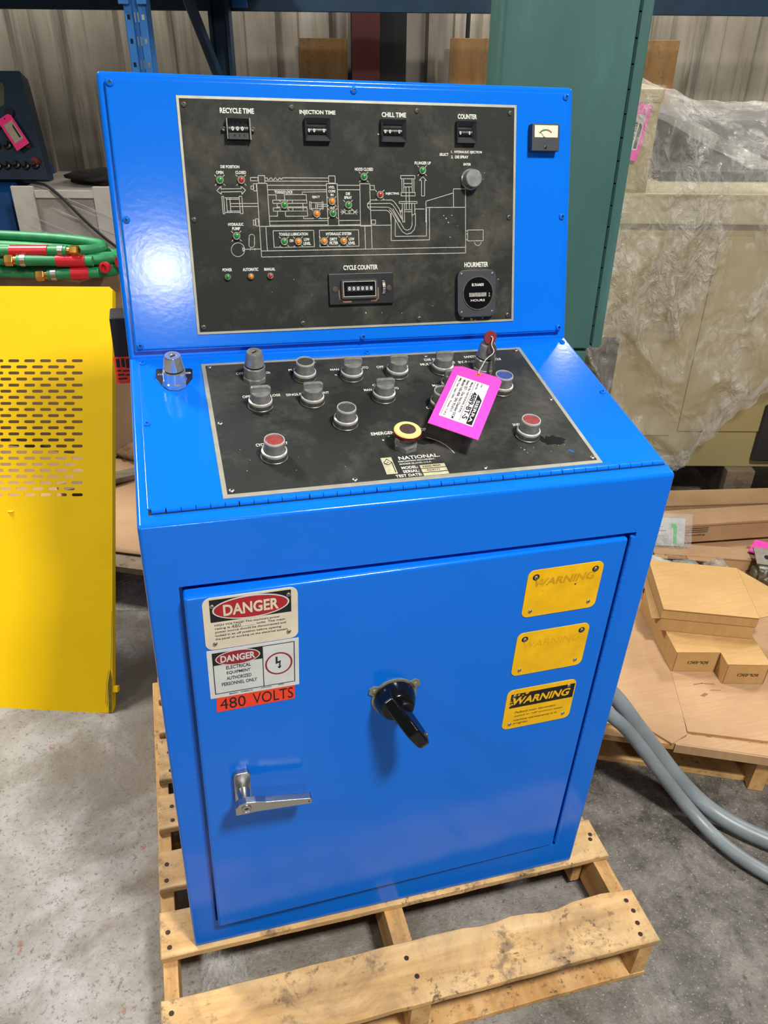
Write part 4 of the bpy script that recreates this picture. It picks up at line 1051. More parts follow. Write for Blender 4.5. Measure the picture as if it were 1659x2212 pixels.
# ---------------------------------------------------------------- pallet under the console
pal = thing('wooden_pallet', 'worn pine pallet with a split front board, under the blue console', 'pallet', (.44, .24, 0))
PX0, PX1 = -.067, .949
def ragged(x0, x1, y0, y1, z0, z1, j=.004, n=26, seed=1, back=None):
    r = random.Random(seed); mb = MB(); P = []
    for k in range(n + 1):
        x = x0 + (x1 - x0) * k / n; P.append((x, y0 + (r.uniform(0, j) if 0 < k < n else 0)))
    for k in range(n, -1, -1):
        x = x0 + (x1 - x0) * k / n; e = back((k / n)) if back else 0
        P.append((x, y1 - (r.uniform(0, j) if 0 < k < n else 0) - e))
    bm = bmesh.new(); t = MB().prism(P, z0, z1); vv = [bm.verts.new(p) for p in t.v]
    for f in t.f: bm.faces.new([vv[i] for i in f])
    bmesh.ops.recalc_face_normals(bm, faces=bm.faces[:])
    bmesh.ops.bevel(bm, geom=[e for e in bm.edges if abs(e.verts[0].co.z - e.verts[1].co.z) < 1e-6], offset=.0022, segments=1, profile=.5, affect='EDGES', clamp_overlap=True)
    return mb.frombm(bm) or mb
def board(name, x0, x1, y0, y1, z0, z1, mat, seed, j=.0015, back=None):
    mb = MB(); r = random.Random(seed)
    t = ragged(x0, x1, y0, y1, z0, z1, j, 28, seed, back)
    o = t.build(name, mat, pal, ang=30); return o
def bite(s): return .012 * max(0, 1 - abs(s - .80) / .07) + .006 * max(0, 1 - abs(s - .66) / .06) + .007 * max(0, (s - .93) / .07)
ZT = PH; ZB = PH - .018
spec = [(-.071, .951, -.2165, -.0900, .0022, bite), (-.068, .9445, -.0085, .0930, .0015, None), (-.066, .947, .1440, .2410, .0015, None), (-.062, .945, .2985, .4000, .0015, None), (-.057, .943, .4430, .5820, .0015, None), (-.052, .945, .6000, .7030, .0015, None), (-.050, .945, .7250, .8200, .0015, None)]
BRD = []
for i, (x0, x1, y0, y1, j, bk_) in enumerate(spec): BRD.append(board('deck_board', x0, x1, y0, y1, ZB, ZT, WOOD, 20 + i, j, bk_))
for x0, x1, x2 in ((-.066, -.036, 0), (.400, .442, 0), (.9080, .9430, 0)): MB().box(x0, x1, -.214, .818, .018, ZB, .003).build('stringer', WOODE, pal)
MB().box(.8800, .9040, .02, .60, .018, ZB - .004, .003).build('stringer', WOODE, pal)
for i, (y0, y1) in enumerate(((-.2150, -.1000), (.25, .35), (.70, .80))): board('bottom_board', -.066, .945, y0, y1, 0, .018, WOODE, 50 + i, .003)
NAIL = simple('rusty_nail', '#3b2a22', .7, .3)
nails = [(-.052, -.118, 0), (-.047, -.150, 0), (.925, -.120, 0), (.928, -.145, 0), (.922, -.172, 0), (.915, -.196, 0), (-.05, .012, 0), (-.052, .045, 0), (-.05, .165, 0), (-.048, .205, 0), (-.03, .32, 0), (-.03, .36, 0), (-.028, .47, 0), (-.03, .53, 0), (.921, .040, 0), (.927, .052, 0), (.415, -.125, 0), (.425, -.165, 0)]
for x, y, _ in nails: MB().lathe([(.0052, ZT - .002), (.0052, ZT + .0006), (.003, ZT + .0010)], 9, T(x, y, 0)).build('nail_head', NAIL, BRD[[k for k, q_ in enumerate(spec) if q_[2] - .03 < y][-1]])

# crumpled clear wrap under the pallet
def crumple(name, loc, sx, sy, sz, mat, seed, amp=.35, fr=9., sub=4, parent=None):
    bm = bmesh.new(); bmesh.ops.create_icosphere(bm, subdivisions=sub, radius=1)
    of = Vector((seed * 3.1, seed * 1.7, 0))
    for v in bm.verts:
        n_ = noise.noise(v.co * 1.6 + of) * amp + noise.noise(v.co * fr * .5 + of) * amp * .5
        v.co *= 1 + n_
        v.co.x *= sx; v.co.y *= sy; v.co.z = max(v.co.z, -.75) * sz
    zmin = min(v.co.z for v in bm.verts)
    mb = MB(); mb.frombm(bm, T(loc[0], loc[1], loc[2] - zmin)); return mb.build(name, mat, parent, ang=180)
mb = MB(); N_ = 22
for i in range(N_ + 1):
    for j in range(N_ + 1):
        x = -.048 + .096 * i / N_; y = -.062 + .124 * j / N_; e = max(0, 1 - (x / .05) ** 2) * max(0, 1 - (y / .064) ** 2)
        n_ = noise.noise(Vector((i * .55, j * .55, 3.))); n2 = noise.noise(Vector((i * 1.3, j * 1.3, 8.)))
        mb.v.append((.050 + x + .006 * n2, .040 + y + .006 * n_, .002 + e * (.030 + .030 * n_ + .016 * n2) if e > 0 else .002))
mb.v = [(x, y, max(.002, z)) for x, y, z in mb.v]
mb.f = [(i * (N_ + 1) + j, i * (N_ + 1) + j + 1, (i + 1) * (N_ + 1) + j + 1, (i + 1) * (N_ + 1) + j) for i in range(N_) for j in range(N_)]
tag(mb.build('plastic_wrap', BAG, None, ang=180), 'crumpled clear plastic wrap on the floor beneath the pallet slats', 'plastic wrap')
fs = []
mb = MB(); N_ = 24
for i in range(N_ + 1):
    for j in range(7):
        a = -1.75 + 2.1 * i / N_; b = 2.17 + .035 * j + .03 * math.sin(i * .5) - .03 * (a + .6)
        p = HALLF @ Vector((a, b, 0)); z = .004 + .012 * abs(noise.noise(Vector((i * .5, j * .8, 2)))) * (1 if 0 < j < 6 else .2)
        mb.v.append((p.x, p.y, z))
mb.f = [(i * 7 + j, i * 7 + j + 1, (i + 1) * 7 + j + 1, (i + 1) * 7 + j) for i in range(N_) for j in range(6)]
tag(mb.build('plastic_strip', BAG, None, ang=180), 'strip of loose clear film on the floor before the card-topped pallet', 'plastic film')
# ---------------------------------------------------------------- yellow leaning guard
YB = Vector((-.1909, .8455, .002))
YM = frame(YB, Vector((.9633, -.2643, .0463)).normalized(), Vector((.1004, .5151, .8512)).normalized(), Vector((-.2488, -.8154, .5227)).normalized())
yg = thing('machine_guard', 'yellow sheet-metal guard with rows of slots leaning back beside the console', 'guard', (-.5, .95, 0))
mb = MB()
PXc, PYc, SL, SH = .0468, .01795, .0325, .0088
YW = -.86; TOPY = 1.256; R0 = 1.0377 + PYc / 2; R1 = .6428 - PYc / 2
XR = -.0874 + (PXc - SL) / 2
vs_ = [(0, 0), (0, R1), (0, R0), (0, TOPY - .009), (-.009, TOPY)]
nc = 15; XL = XR - nc * PXc
mb.flat([(YW, 0), (0, 0), (0, R1), (YW, R1)], 0); mb.flat([(YW, R0), (0, R0), (0, TOPY - .009), (-.009, TOPY), (YW, TOPY + .005)], 0)
def stadium(cx, cy, l, hh, n=6):
    r = hh / 2; out = []
    for sx, a0 in ((1, -90), (-1, 90)):
        for k in range(n + 1):
            a = rad(a0 + 180 * k / n); out.append((cx + sx * (l / 2 - r) + r * math.cos(a), cy + r * math.sin(a)))
    return out
DEP = -.0022
for r in range(23):
    cy = 1.0377 - r * PYc; sh = 0 if r % 2 == 0 else -.0235
    y0, y1 = cy - PYc / 2, cy + PYc / 2
    mb.flat([(XR + sh, y0), (0, y0), (0, y1), (XR + sh, y1)], 0); mb.flat([(YW, y0), (XL + sh, y0), (XL + sh, y1), (YW, y1)], 0)
    for c in range(nc):
        cx = XR + sh - (c + .5) * PXc; x0, x1 = cx - PXc / 2, cx + PXc / 2
        st = stadium(cx, cy, SL, SH); k = len(st); hk = k // 2
        st = st[hk // 2:] + st[:hk // 2]                        # start at the right-hand end's middle
        # upper and lower half rings
        rt = st.index(max(st, key=lambda p: p[0])); lf = st.index(min(st, key=lambda p: p[0]))
        seq = st[rt:] + st[:rt]; lf = seq.index(min(seq, key=lambda p: p[0]))
        ym = seq[0][1]
        mb.flat([(x1, ym), (x1, y1), (x0, y1), (x0, seq[lf][1])] + seq[lf::-1], 0)
        mb.flat([(x0, seq[lf][1]), (x0, y0), (x1, y0), (x1, ym), seq[0]] + seq[:lf - 1:-1], 0)
        mb.add([(x, y, 0) for x, y in seq] + [(x, y, DEP) for x, y in seq], [(i, (i + 1) % k, k + (i + 1) % k, k + i) for i in range(k)])
mb.build('slotted_sheet', YELLOW, yg, M=YM, recalc=False, smooth=False)
mb = MB(); mb.flat([(YW, 0), (0, 0), (0, R1), (YW, R1)], 0)
fl_ = MB(); 
fl_.box(-.0015, .0, .0, TOPY - .009, -.028, -.0003).prism([(0, TOPY - .009), (-.009, TOPY), (-.0102, TOPY - .001), (-.0015, TOPY - .0096)], -.028, -.0003).box(YW, -.009, TOPY - .0018, TOPY - .0003, -.028, -.0003).box(YW, 0, .0005, .002, -.028, -.0003)
fl_.build('edge_flange', YELLOW, yg, M=YM)
MB().flat([(-.0105, .0), (-.001, .0), (-.001, .10), (-.006, .13), (-.0125, .09)], .0006).line([(-.016, .02), (-.013, .08), (-.008, .11)], .0012, .0006).line([(-.021, .03), (-.017, .09), (-.011, .125)], .0008, .0006).line([(-.004, .13), (-.002, .30)], .0009, .0006).build('scuff_mark', simple('rubbed_scuff', '#6e5f12', .6, 0, .4, 120), yg, M=YM, smooth=False)
MB().box(-.026, .0145, .060, .078, -.020, -.002, .001).build('side_tab', YELLOW, yg, M=YM)
for dx in (-.30, -.78):
    p0 = YB + Vector((.9633, -.2643, 0)) * dx + Vector((.26, .965, 0)) * .06; d_ = Vector((.26, .965, 0))
    fm = frame(p0, Vector((.965, -.26, 0)), d_, EZ)
    MB().box(-.018, .018, 0, .38, 0, .035, .002, fm).build('rear_foot', YELLOW, yg)
    MB().cyl(p0 + d_ * .36 + EZ * .03, YM @ Vector((dx, .60, -.004)), .012, 10).build('rear_strut', YELLOW, yg)

# ---------------------------------------------------------------- low pallet and bulk carton behind the guard
def G(a, b, c): return HALLF @ Vector((a, b, c))
lp_ = thing('weathered_pallet', 'grey weathered pallet holding the bulk carton behind the yellow guard', 'pallet', tuple(G(-1., 2.6, 0)))
LM = HALLF @ T(-.35, 2.13, 0) @ Matrix.Rotation(rad(-9), 4, 'Z')
for k in range(8): MB().box(-1.35, .02, .0 + k * .155, .112 + k * .155, .125, .15, .003, LM).build('deck_board', WOODD, lp_)
for x in (-1.33, -.68, -.04): MB().box(x, x + .045, .06, 1.2, .02, .125, .003, LM).build('stringer', WOODD, lp_)
for k in range(3): MB().box(-1.35, .02, .16 + k * .5, .25 + k * .5, 0, .02, .002, LM).build('bottom_board', WOODD, lp_)
cs_ = MB(); n = 14
for i in range(n + 1):
    for j in range(n + 1):
        x = -1.30 + 1.34 * i / n; y = .07 + .58 * j / n
        z = .156 + .010 * (noise.noise(Vector((i * .3, j * .4, 5))) + .5) + (.03 * max(0, (j - 9) / 5) ** 2)
        cs_.v.append((x, y, z))
cs_.f = [(i * (n + 1) + j, i * (n + 1) + j + 1, (i + 1) * (n + 1) + j + 1, (i + 1) * (n + 1) + j) for i in range(n) for j in range(n)]
o = cs_.build('cardboard_sheet', CARD, None, M=LM, ang=180); sm = o.modifiers.new('thickness', 'SOLIDIFY'); sm.thickness = .004
tag(o, 'creased cardboard sheet lying on the front of the weathered pallet', 'cardboard')
tag(MB().box(-.30, .10, -.03, .03, 0, .022, .002, HALLF @ T(-.93, 2.80, .172) @ Matrix.Rotation(rad(38), 4, 'Z') @ Matrix.Rotation(rad(3), 4, 'Y')).build('scrap_board', WOODD, None), 'short grey board lying across the cardboard by the bulk carton', 'board')
tag(crumple('torn_carton_scrap', G(-.93, 2.93, .175), .10, .06, .05, CARDD, 8, .5, 7, 3), 'torn brown cardboard scrap wedged at the foot of the bulk carton', 'cardboard')
BXM = HALLF @ T(-1.085, 2.93, .151) @ Matrix.Rotation(rad(-22), 4, 'Z')
bxo = MB().box(-.95, 0, 0, .27, 0, .772, .006, BXM).build('bulk_carton', CARDD, None); tag(bxo, 'big brown bulk carton behind the yellow guard with green hoses on top', 'carton')
MB().box(-.96, .01, -.01, .28, .756, .777, .003, BXM).build('carton_lid', CARD, bxo)
MB().box(-.36, -.04, -.003, -.001, .50, .64, 0, BXM).build('orange_label', ORANGE, bxo)

# ---------------------------------------------------------------- coil of green hoses
hc = thing('hose_coil', 'coil of green rubber hoses with brass couplings and red tape, on the carton', 'hose', tuple(G(-1.45, 3.1, .96)))
HZ = .928
def loop(c, A, B, z, ph, tilt, wob, seed):
    r = random.Random(seed); P = []
    for k in range(41):
        t = 2 * math.pi * k / 40 + ph; ct, st = math.cos(t), math.sin(t)
        x = c[0] + A * (abs(ct) ** .8) * (1 if ct > 0 else -1); y = c[1] + B * (abs(st) ** .85) * (1 if st > 0 else -1)
        P.append(G(x, y, z + tilt * ct + wob * math.sin(2 * t + seed)))
    return P
hr = .0185
for i, (cx, A, B, z, tl, wb_) in enumerate([(-1.44, .49, .125, HZ + hr, 0, .001), (-1.47, .535, .078, HZ + .022, 0, .002), (-1.44, .480, .115, HZ + .055, .003, .003), (-1.45, .500, .070, HZ + .060, .006, .004), (-1.46, .455, .100, HZ + .090, .004, .003)]):
    P = loop((cx, 3.0), A, B, z, .3 * i, tl, wb_, i + 1)
    MB().tube(P, hr, 14, None, False).build('hose', HOSE, hc, ang=80)
def stub(p0, p1, tape0, tape1, brass, nm):
    p0 = Vector(p0); p1 = Vector(p1); d_ = (p1 - p0).normalized()
    hs = MB().cyl(p0, p1, hr, 16).build('hose', HOSE, hc)
    if tape0: MB().cyl(p0.lerp(p1, tape0), p0.lerp(p1, tape1), hr + .003, 14).build('red_tape', TAPE, hs)
    MB().cyl(p1 - d_ * .03, p1 - d_ * .012, hr + .0022, 14).build('hose_clamp', STEEL, hs)
    b = MB().cyl(p1, p1 + d_ * .016, hr * .8, 12); b.lathe([(hr * .95, 0), (hr * 1.08, .003), (hr * 1.08, .026), (hr * .85, .030), (hr * .6, .030), (hr * .58, .02)], 6, axis_frame(p1 + d_ * .012, d_)); b.build('brass_coupling', BRASS, hs)
stub(G(-1.42, 2.875, 1.015), G(-1.083, 2.862, 1.035), .40, .80, 1, 'a')
stub(G(-1.00, 2.865, 1.003), G(-1.255, 2.835, 1.001), .10, .48, 1, 'b')
stub(G(-.98, 2.86, .965), G(-1.155, 2.835, .955), .20, .55, 1, 'c')
MB().lathe([(.010, -.02), (.019, -.004), (.0195, .012), (.012, .014), (.010, .004)], 14, axis_frame(G(-.955, 2.86, .985), (-.5, -.8, .1))).build('red_cap', TAPE, hc)
MB().cyl(G(-.925, 2.93, .985), G(-.915, 2.985, .990), hr + .003, 12).build('red_tape', TAPE, hc)

# ---------------------------------------------------------------- wrapped crate, cable, old blue console
cr = thing('wrapped_crate', 'grey crate wrapped in stretch film standing behind the green hoses', 'crate', tuple(G(-1.3, 4., 0)))
MB().box(-1.585, -.95, 3.80, 4.35, .0, 1.115, .004, HALL).build('crate_side', CRATEG, cr)
for a0, a1 in ((-1.60, -1.50), (-1.235, -1.145)): MB().box(a0, a1, 3.782, 3.80, .05, 1.135, .003, HALL).build('corner_post', simple('pale_crate_post', '#bdb6ae', .4, 0, .12, 14), cr)
MB().box(-1.50, -1.235, 3.787, 3.80, 1.085, 1.118, .002, HALL).build('top_rail', simple('pale_crate_post', '#bdb6ae', .4), cr)
mb = MB(); r_ = random.Random(5)
for k in range(17):
    a = r_.uniform(-1.56, -1.2); c = 1.09 - r_.uniform(0, .26); l = r_.uniform(.12, .4)
    mb.line([(a, c), (a + l, c - l * .43)], .0022, 0, HALL @ frame(Vector((0, 3.778, 0)), Vector((1, 0, 0)), EZ, Vector((0, -1, 0))))
mb.build('crease_glint', simple('film_glint', '#c9c6c2', .15), cr, smooth=False)  # pale lines paint the glints along the film creases
tag(crumple('soot_heap', HALL @ Vector((-1.25, 4.02, 1.115)), .17, .12, .035, SHADOWB, 4, .4, 6, 3), 'dark crumpled heap on top of the wrapped crate', 'rubbish')
cb = [HALL @ Vector(p) for p in ((-1.60, 3.95, 1.13), (-1.50, 3.86, 1.135), (-1.43, 3.775, 1.142), (-1.37, 3.768, 1.09), (-1.28, 3.765, .985), (-1.18, 3.765, .89), (-1.10, 3.765, .835), (-1.0, 3.765, .80))]
tag(MB().tube(cb, .0065, 8, None, True, 2).build('power_cable', RUBBERB, None), 'thin black cable drooping down the face of the wrapped crate', 'cable')
oc = thing('old_console', 'old dark navy control console at the left edge with a rose pink tag', 'control console', tuple(G(-1.9, 4.1, 0)))
OM = HALL @ T(-1.72, 4.0, 0)
pf = [(-.09, 0), (-.09, 1.10), (.16, 1.10), (.42, 1.585), (.52, 1.585), (.52, 0)]
cab = MB().prism([(-.05, .0), (-.05, .86), (-.05, 1.08), (.10, 1.125), (.55, 1.125), (.55, 0)], -.75, .035, OM @ frame(Vector((0, 0, 0)), Vector((0, 1, 0)), EZ, Vector((1, 0, 0)))).build('cabinet_body', OLDBLUE2, oc)
slope = frame(OM @ Vector((0, .02, 1.125)), (OM.to_3x3() @ Vector((1, 0, 0))).normalized(), (OM.to_3x3() @ Vector((0, .22, .44))).normalized(), (OM.to_3x3() @ Vector((0, -.44, .22))).normalized())
MB().bprism([(-.8, 0), (.205, 0), (.100, .44), (.085, .495), (-.8, .495)], -.09, 0, .006, slope).build('sloped_panel', OLDBLUE, oc)
def sl(x, y, h): return slope @ Vector((x, y, h))
for x, y in ((.013, .062), (.058, .066), (.102, .062), (.147, .066), (-.03, .06), (.02, .155), (.075, .158), (-.03, .152), (.02, .265), (-.02, .245)):
    d_ = slope.to_3x3() @ Vector((0, 0, 1)); MB().lathe([(.020, 0), (.018, .012), (.011, .016), (.010, .032)], 12, axis_frame(sl(x, y, 0), d_)).build('selector_knob', BLK, oc)
MB().lathe([(.019, 0), (.021, .014), (.016, .024)], 14, axis_frame(sl(.150, .080, 0), slope.to_3x3() @ Vector((0, 0, 1)))).build('red_button', simple('dim_red_button', '#6e1720', .5), oc)
MB().lathe([(.010, 0), (.008, .012)], 12, axis_frame(sl(.115, .15, 0), slope.to_3x3() @ Vector((0, 0, 1)))).build('red_lamp', simple('dim_red_button', '#6e1720', .5), oc)
MB().flat(rrect(-.10, .01, .33, .44, .02, 4), .002, slope).build('round_plate', simple('tarnished_plate', '#4a4a36', .6, 0, .3, 20), oc, smooth=False)
MB().lathe([(.024, 0), (.022, .016)], 16, axis_frame(sl(.035, .30, 0), slope.to_3x3() @ Vector((0, 0, 1)))).build('selector_knob', BLK, oc)
rt = thing('stock_tag', 'rose pink tag with a paper label hanging on the old navy console', 'tag', tuple(sl(.07, .2, .04)))
TG = slope @ T(.062, .205, .036) @ Matrix.Rotation(rad(33), 4, 'Z')
MB().prism([(-.034, -.082), (.034, -.082), (.034, .066), (.022, .080), (-.022, .080), (-.034, .066)], 0, .0015, TG).build('card', PINKD, rt)
MB().flat(R4(-.022, .024, -.050, .046), .002, TG).build('paper_label', simple('aged_label', '#a69a84', .6, 0, .15, 80), rt, smooth=False)
MB().flat([(.010, -.040), (.018, -.040), (.018, .030), (.010, .020)], .0024, TG).build('logo_bar', BLACKI, rt, smooth=False)
MB().flat(ell(0, .068, .004, .004, 10), .002, TG).build('eyelet_hole', SHADOWB, rt, smooth=False)
# ---------------------------------------------------------------- storage rack at the back
rk = thing('pallet_rack', 'blue storage rack with slotted post and dark beam before the ribbed wall', 'rack', tuple(G(-.8, 4., 0)))
def post_front(a0, a1, b0, dep, mat):
    """slotted front: two flanges with square holes, recessed middle with thin slots"""
    mb = MB(); wd = a1 - a0; fw = wd * .36
    rows = [1.46 + .08 * k for k in range(6)]
    for x0, x1, bb, hw, hh in ((a0, a0 + fw, b0, .011, .017), (a1 - fw, a1, b0, .011, .017)):
        cx = (x0 + x1) / 2
        mb.box(x0, cx - hw / 2, bb, bb + .002, 0, 2.6).box(cx + hw / 2, x1, bb, bb + .002, 0, 2.6)
        lo = 0
        for c in rows: mb.box(cx - hw / 2, cx + hw / 2, bb, bb + .002, lo, c - hh / 2); lo = c + hh / 2
        mb.box(cx - hw / 2, cx + hw / 2, bb, bb + .002, lo, 2.6)
    m0, m1 = a0 + fw, a1 - fw; mc = (m0 + m1) / 2
    mb.box(m0 - .002, m0, b0, b0 + .012, 0, 2.6).box(m1, m1 + .002, b0, b0 + .012, 0, 2.6)
    for cx, w_ in ((m0 + .006, .004), (m1 - .006, .004)):
        lo = 0
        for c in rows: mb.box(cx - w_ / 2, cx + w_ / 2, b0 + .012, b0 + .014, lo, c - .016); lo = c + .016
        mb.box(cx - w_ / 2, cx + w_ / 2, b0 + .012, b0 + .014, lo, 2.6)
    mb.box(m0, m0 + .004, b0 + .012, b0 + .014, 0, 2.6).box(m1 - .004, m1, b0 + .012, b0 + .014, 0, 2.6).box(m0 + .008, m1 - .008, b0 + .012, b0 + .014, 0, 2.6)
    mb.box(a0, a0 + .002, b0, b0 + dep, 0, 2.6).box(a1 - .002, a1, b0, b0 + dep, 0, 2.6)
    return mb.build('rack_post', mat, rk, M=HALL, smooth=False)
post_front(-.932, -.846, 3.60, .075, RACKB)
MB().box(-.945, -.905, 3.585, 3.60, 1.822, 2.02, .002).box(-.875, -.838, 3.585, 3.60, 1.822, 2.02, .002).build('beam_connector', RACKB, rk, M=HALL)
MB().box(-.748, -.735, 4.33, 4.42, 0, 2.6).box(-.668, -.652, 4.33, 4.42, 0, 2.6).box(-.735, -.668, 4.40, 4.42, 0, 2.6).build('rack_post', RACKD, rk, M=HALL, smooth=False)
MB().cyl((-.722, 4.35, 1.53), (-.90, 3.68, 2.42), .026, 6).build('rack_brace', RACKD, rk, M=HALL, smooth=False)
MB().cyl((-.722, 4.35, 1.47), (-.90, 3.68, .75), .022, 6).build('rack_brace', RACKD, rk, M=HALL, smooth=False)
MB().box(-4.2, 4.2, 4.42, 4.47, 1.812, 1.93, .004).build('rack_beam', RACKD, rk, M=HALL)
MB().box(-.648, -.575, 4.412, 4.421, 1.826, 1.93, .002).build('beam_connector', RACKB, rk, M=HALL)
MB().box(-4.2, -.45, 3.6, 4.45, 1.935, 1.96).build('shelf_deck', WOODD, rk, M=HALL)

MB().box(-4.2, -.45, 4.448, 4.46, 1.96, 2.62).build('shade_panel', RACKD, rk, M=HALL)  # unseen panel added to keep lamp light off the left wall
bm_ = MB().box(-.106, .045, 4.98, 5.0, 0, 3.6).build('trim_1', MAROON, None, M=HALL, smooth=False); tag(bm_, kind='structure')
MB().box(.045, .19, 5.02, 5.20, 0, 3.6).build('shaded_column_web', SHADOWB, bm_, M=HALL, smooth=False)  # black colour stands in for the shadow beside the flange
tag(MB().box(-.402, -.135, 5.10, 5.118, .35, 1.698, .003).build('plywood_board', PLY, None, M=HALL), 'narrow upright plywood board leaning on the wall beside the oxide red column', 'board')
tag(MB().box(.434, 1.70, 5.08, 5.098, .25, 1.705, .003).build('plywood_board', PLY, None, M=HALL), 'wide stained plywood board on the wall behind the green cabinet', 'board')
tag(MB().cyl((.528, 5.10, 1.705), (.526, 5.10, 2.6), .012, 8).build('wall_pipe', SHADOWB, None, M=HALL), 'thin black vertical pipe on the ribbed wall above the wide plywood', 'pipe')

# ---------------------------------------------------------------- green cabinet
gc = thing('green_cabinet', 'tall scuffed green steel cabinet behind the right side of the blue console', 'cabinet', tuple(G(.57, 2.65, 0)))
MB().box(.392, .733, 2.472, 2.86, 0, 2.35, .005).box(.392, .7265, 2.445, 2.474, 0, .872, .004).build('cabinet_body', GREEN, gc, M=HALL)
MB().box(.383, .732, 2.44, 2.466, .884, 2.34, .005).build('cabinet_door', GREEN, gc, M=HALL)
MB().box(.739, .771, 2.448, 2.86, .884, 2.35, .006).build('frame_edge', GREEN, gc, M=HALL)
mb = MB()
for k in range(24): mb.cyl((.7355, 2.446, .90 + .06 * k), (.7355, 2.446, .956 + .06 * k), .0035, 8)
mb.build('door_hinge', simple('hinge_dark_green', '#24433f', .5), gc, M=HALL)

# ---------------------------------------------------------------- cream machine under film
mc = thing('cream_machine', 'cream machine tool on skids behind the card-topped pallet, covered in film', 'machine', tuple(G(1.4, 3.3, 0)))
MB().box(.80, 1.005, 3.0, 3.75, 1.20, 1.575, .012).build('control_tower', CREAM, mc, M=HALL)
MB().box(.795, 1.01, 2.995, 3.75, 1.545, 1.59, .008).build('tower_cap', CREAM, mc, M=HALL)
MB().box(.80, 2.3, 2.985, 3.75, 1.155, 1.262, .010).build('table_slab', simple('film_lit_top', '#b8ae88', .4, 0, .06, 3), mc, M=HALL)  # film-lit edge put into the slab as a paler cream
MB().box(.80, 2.3, 3.02, 3.75, .15, 1.16, .006).build('machine_body', CREAM, mc, M=HALL)
MB().box(1.31, 2.2, 3.012, 3.03, .32, 1.11, .004).build('access_door', CREAM, mc, M=HALL)
MB().box(.82, 1.28, 3.012, 3.03, .30, 1.11, .004).build('access_door', CREAM, mc, M=HALL)
MB().box(.86, 1.003, 3.0, 3.03, .40, .725, .012).build('black_panel', DARKM, mc, M=HALL)
MB().box(1.648, 2.0, 2.99, 3.03, .19, .445, .01).build('black_panel', DARKM, mc, M=HALL)
MB().box(1.12, 2.3, 3.25, 3.75, 1.262, 1.30, .01).box(1.25, 2.3, 3.5, 4.1, 1.28, 1.46, .03).build('dark_slide', DARKM, mc, M=HALL)
for a in (.85, 1.55): MB().box(a, a + .12, 2.98, 3.75, .0, .15, .004).build('timber_skid', WOODD, mc, M=HALL)
tg2 = thing('stock_tag', 'bright pink tag numbered 4825-TO on the cream machine beside the green cabinet', 'tag', tuple(G(.93, 2.98, 1.45)))
TG2 = HALL @ frame(Vector((.925, 2.984, 1.458)), Vector((1, 0, 0)), EZ, Vector((0, -1, 0))) @ Matrix.Rotation(rad(-8), 4, 'Z')
MB().prism(rrect(-.055, .034, -.088, .088, .006, 3), 0, .0015, TG2).build('card', PINK, tg2)
MB().flat(rrect(-.045, .0225, -.055, .055, .004, 3), .002, TG2).build('paper_label', LABELW, tg2, smooth=False)
MB().flat([(.008, -.050), (.019, -.050), (.019, .022), (.008, .030)], .0024, TG2).build('logo_bar', BLACKI, tg2, smooth=False)
MB().text('4825-TO', -.003, .002, .060, .011, .0024, TG2, .02, rad(-90)).build('label_lettering', BLACKI, tg2, smooth=False)

# film draped over the machine
def film(name, fn, nu, nv, mat, label, cat):
    mb = MB()
    for i in range(nu + 1):
        for j in range(nv + 1): mb.v.append(tuple(fn(i / nu, j / nv)))
    mb.f = [(i * (nv + 1) + j, i * (nv + 1) + j + 1, (i + 1) * (nv + 1) + j + 1, (i + 1) * (nv + 1) + j) for i in range(nu) for j in range(nv)]
    return tag(mb.build(name, mat, None, M=HALL, ang=180, recalc=False), label, cat)
def lerp(x, pts):
    for (x0, y0), (x1, y1) in zip(pts, pts[1:]):
        if x <= x1: return y0 + (y1 - y0) * max(0, (x - x0)) / (x1 - x0)
    return pts[-1][1]
def fn(s, t):
    a = .79 + 1.25 * s
    top = lerp(a, [(.79, 1.60), (.98, 1.605), (1.10, 1.50), (1.5, 1.33), (2.04, 1.30)])
    bot = lerp(a, [(.79, .14), (1.22, .145), (1.30, .19), (1.467, .42), (1.62, .58), (2.04, .9)])
    bot += .02 * noise.noise(Vector((a * 7, 1, 0)))
    c = top + (bot - top) * t
    f1 = noise.noise(Vector((a * 4.2 + c * 2.2, c * 1.5 - a, 1.3))); f2 = noise.noise(Vector((a * 11 - c * 6, c * 9 + a * 4, 4.))); f3 = noise.noise(Vector((a * 30, c * 34, 7.)))
    ridge = (1 - min(1, abs(f1) * 3)) ** 2
    pu = .0
    if c > 1.27: pu = -.02 + max(0, (a - 1.0)) * .35 * (c - 1.27) / .3
    b = 2.960 - .045 * ridge - .014 * f2 - .006 * f3 - .05 * max(0, t - .8) + pu * 1.
    return (a, b, c)
fo = film('plastic_sheet', fn, 110, 130, FILM, 'clear plastic sheet hanging in folds down the front of the cream machine', 'plastic sheet')
hem = MB()
for i in range(71):
    s_ = .30 + .70 * i / 70; x, y, z = fn(s_, 1.)
    for j in range(9):
        n_ = noise.noise(Vector((i * .22, j * .7, 11.))); n2 = noise.noise(Vector((i * .6, j * 1.4, 5.)))
        hem.v.append((x + .015 * n2, y - .012 - .022 * n_ - .010 * n2, z + (.085 + .03 * n2) * (j / 8 - .12)))
hem.f = [(i * 9 + j, i * 9 + j + 1, (i + 1) * 9 + j + 1, (i + 1) * 9 + j) for i in range(70) for j in range(8)]
hem.build('bunched_hem', BAG, fo, M=HALL, ang=180, recalc=False)
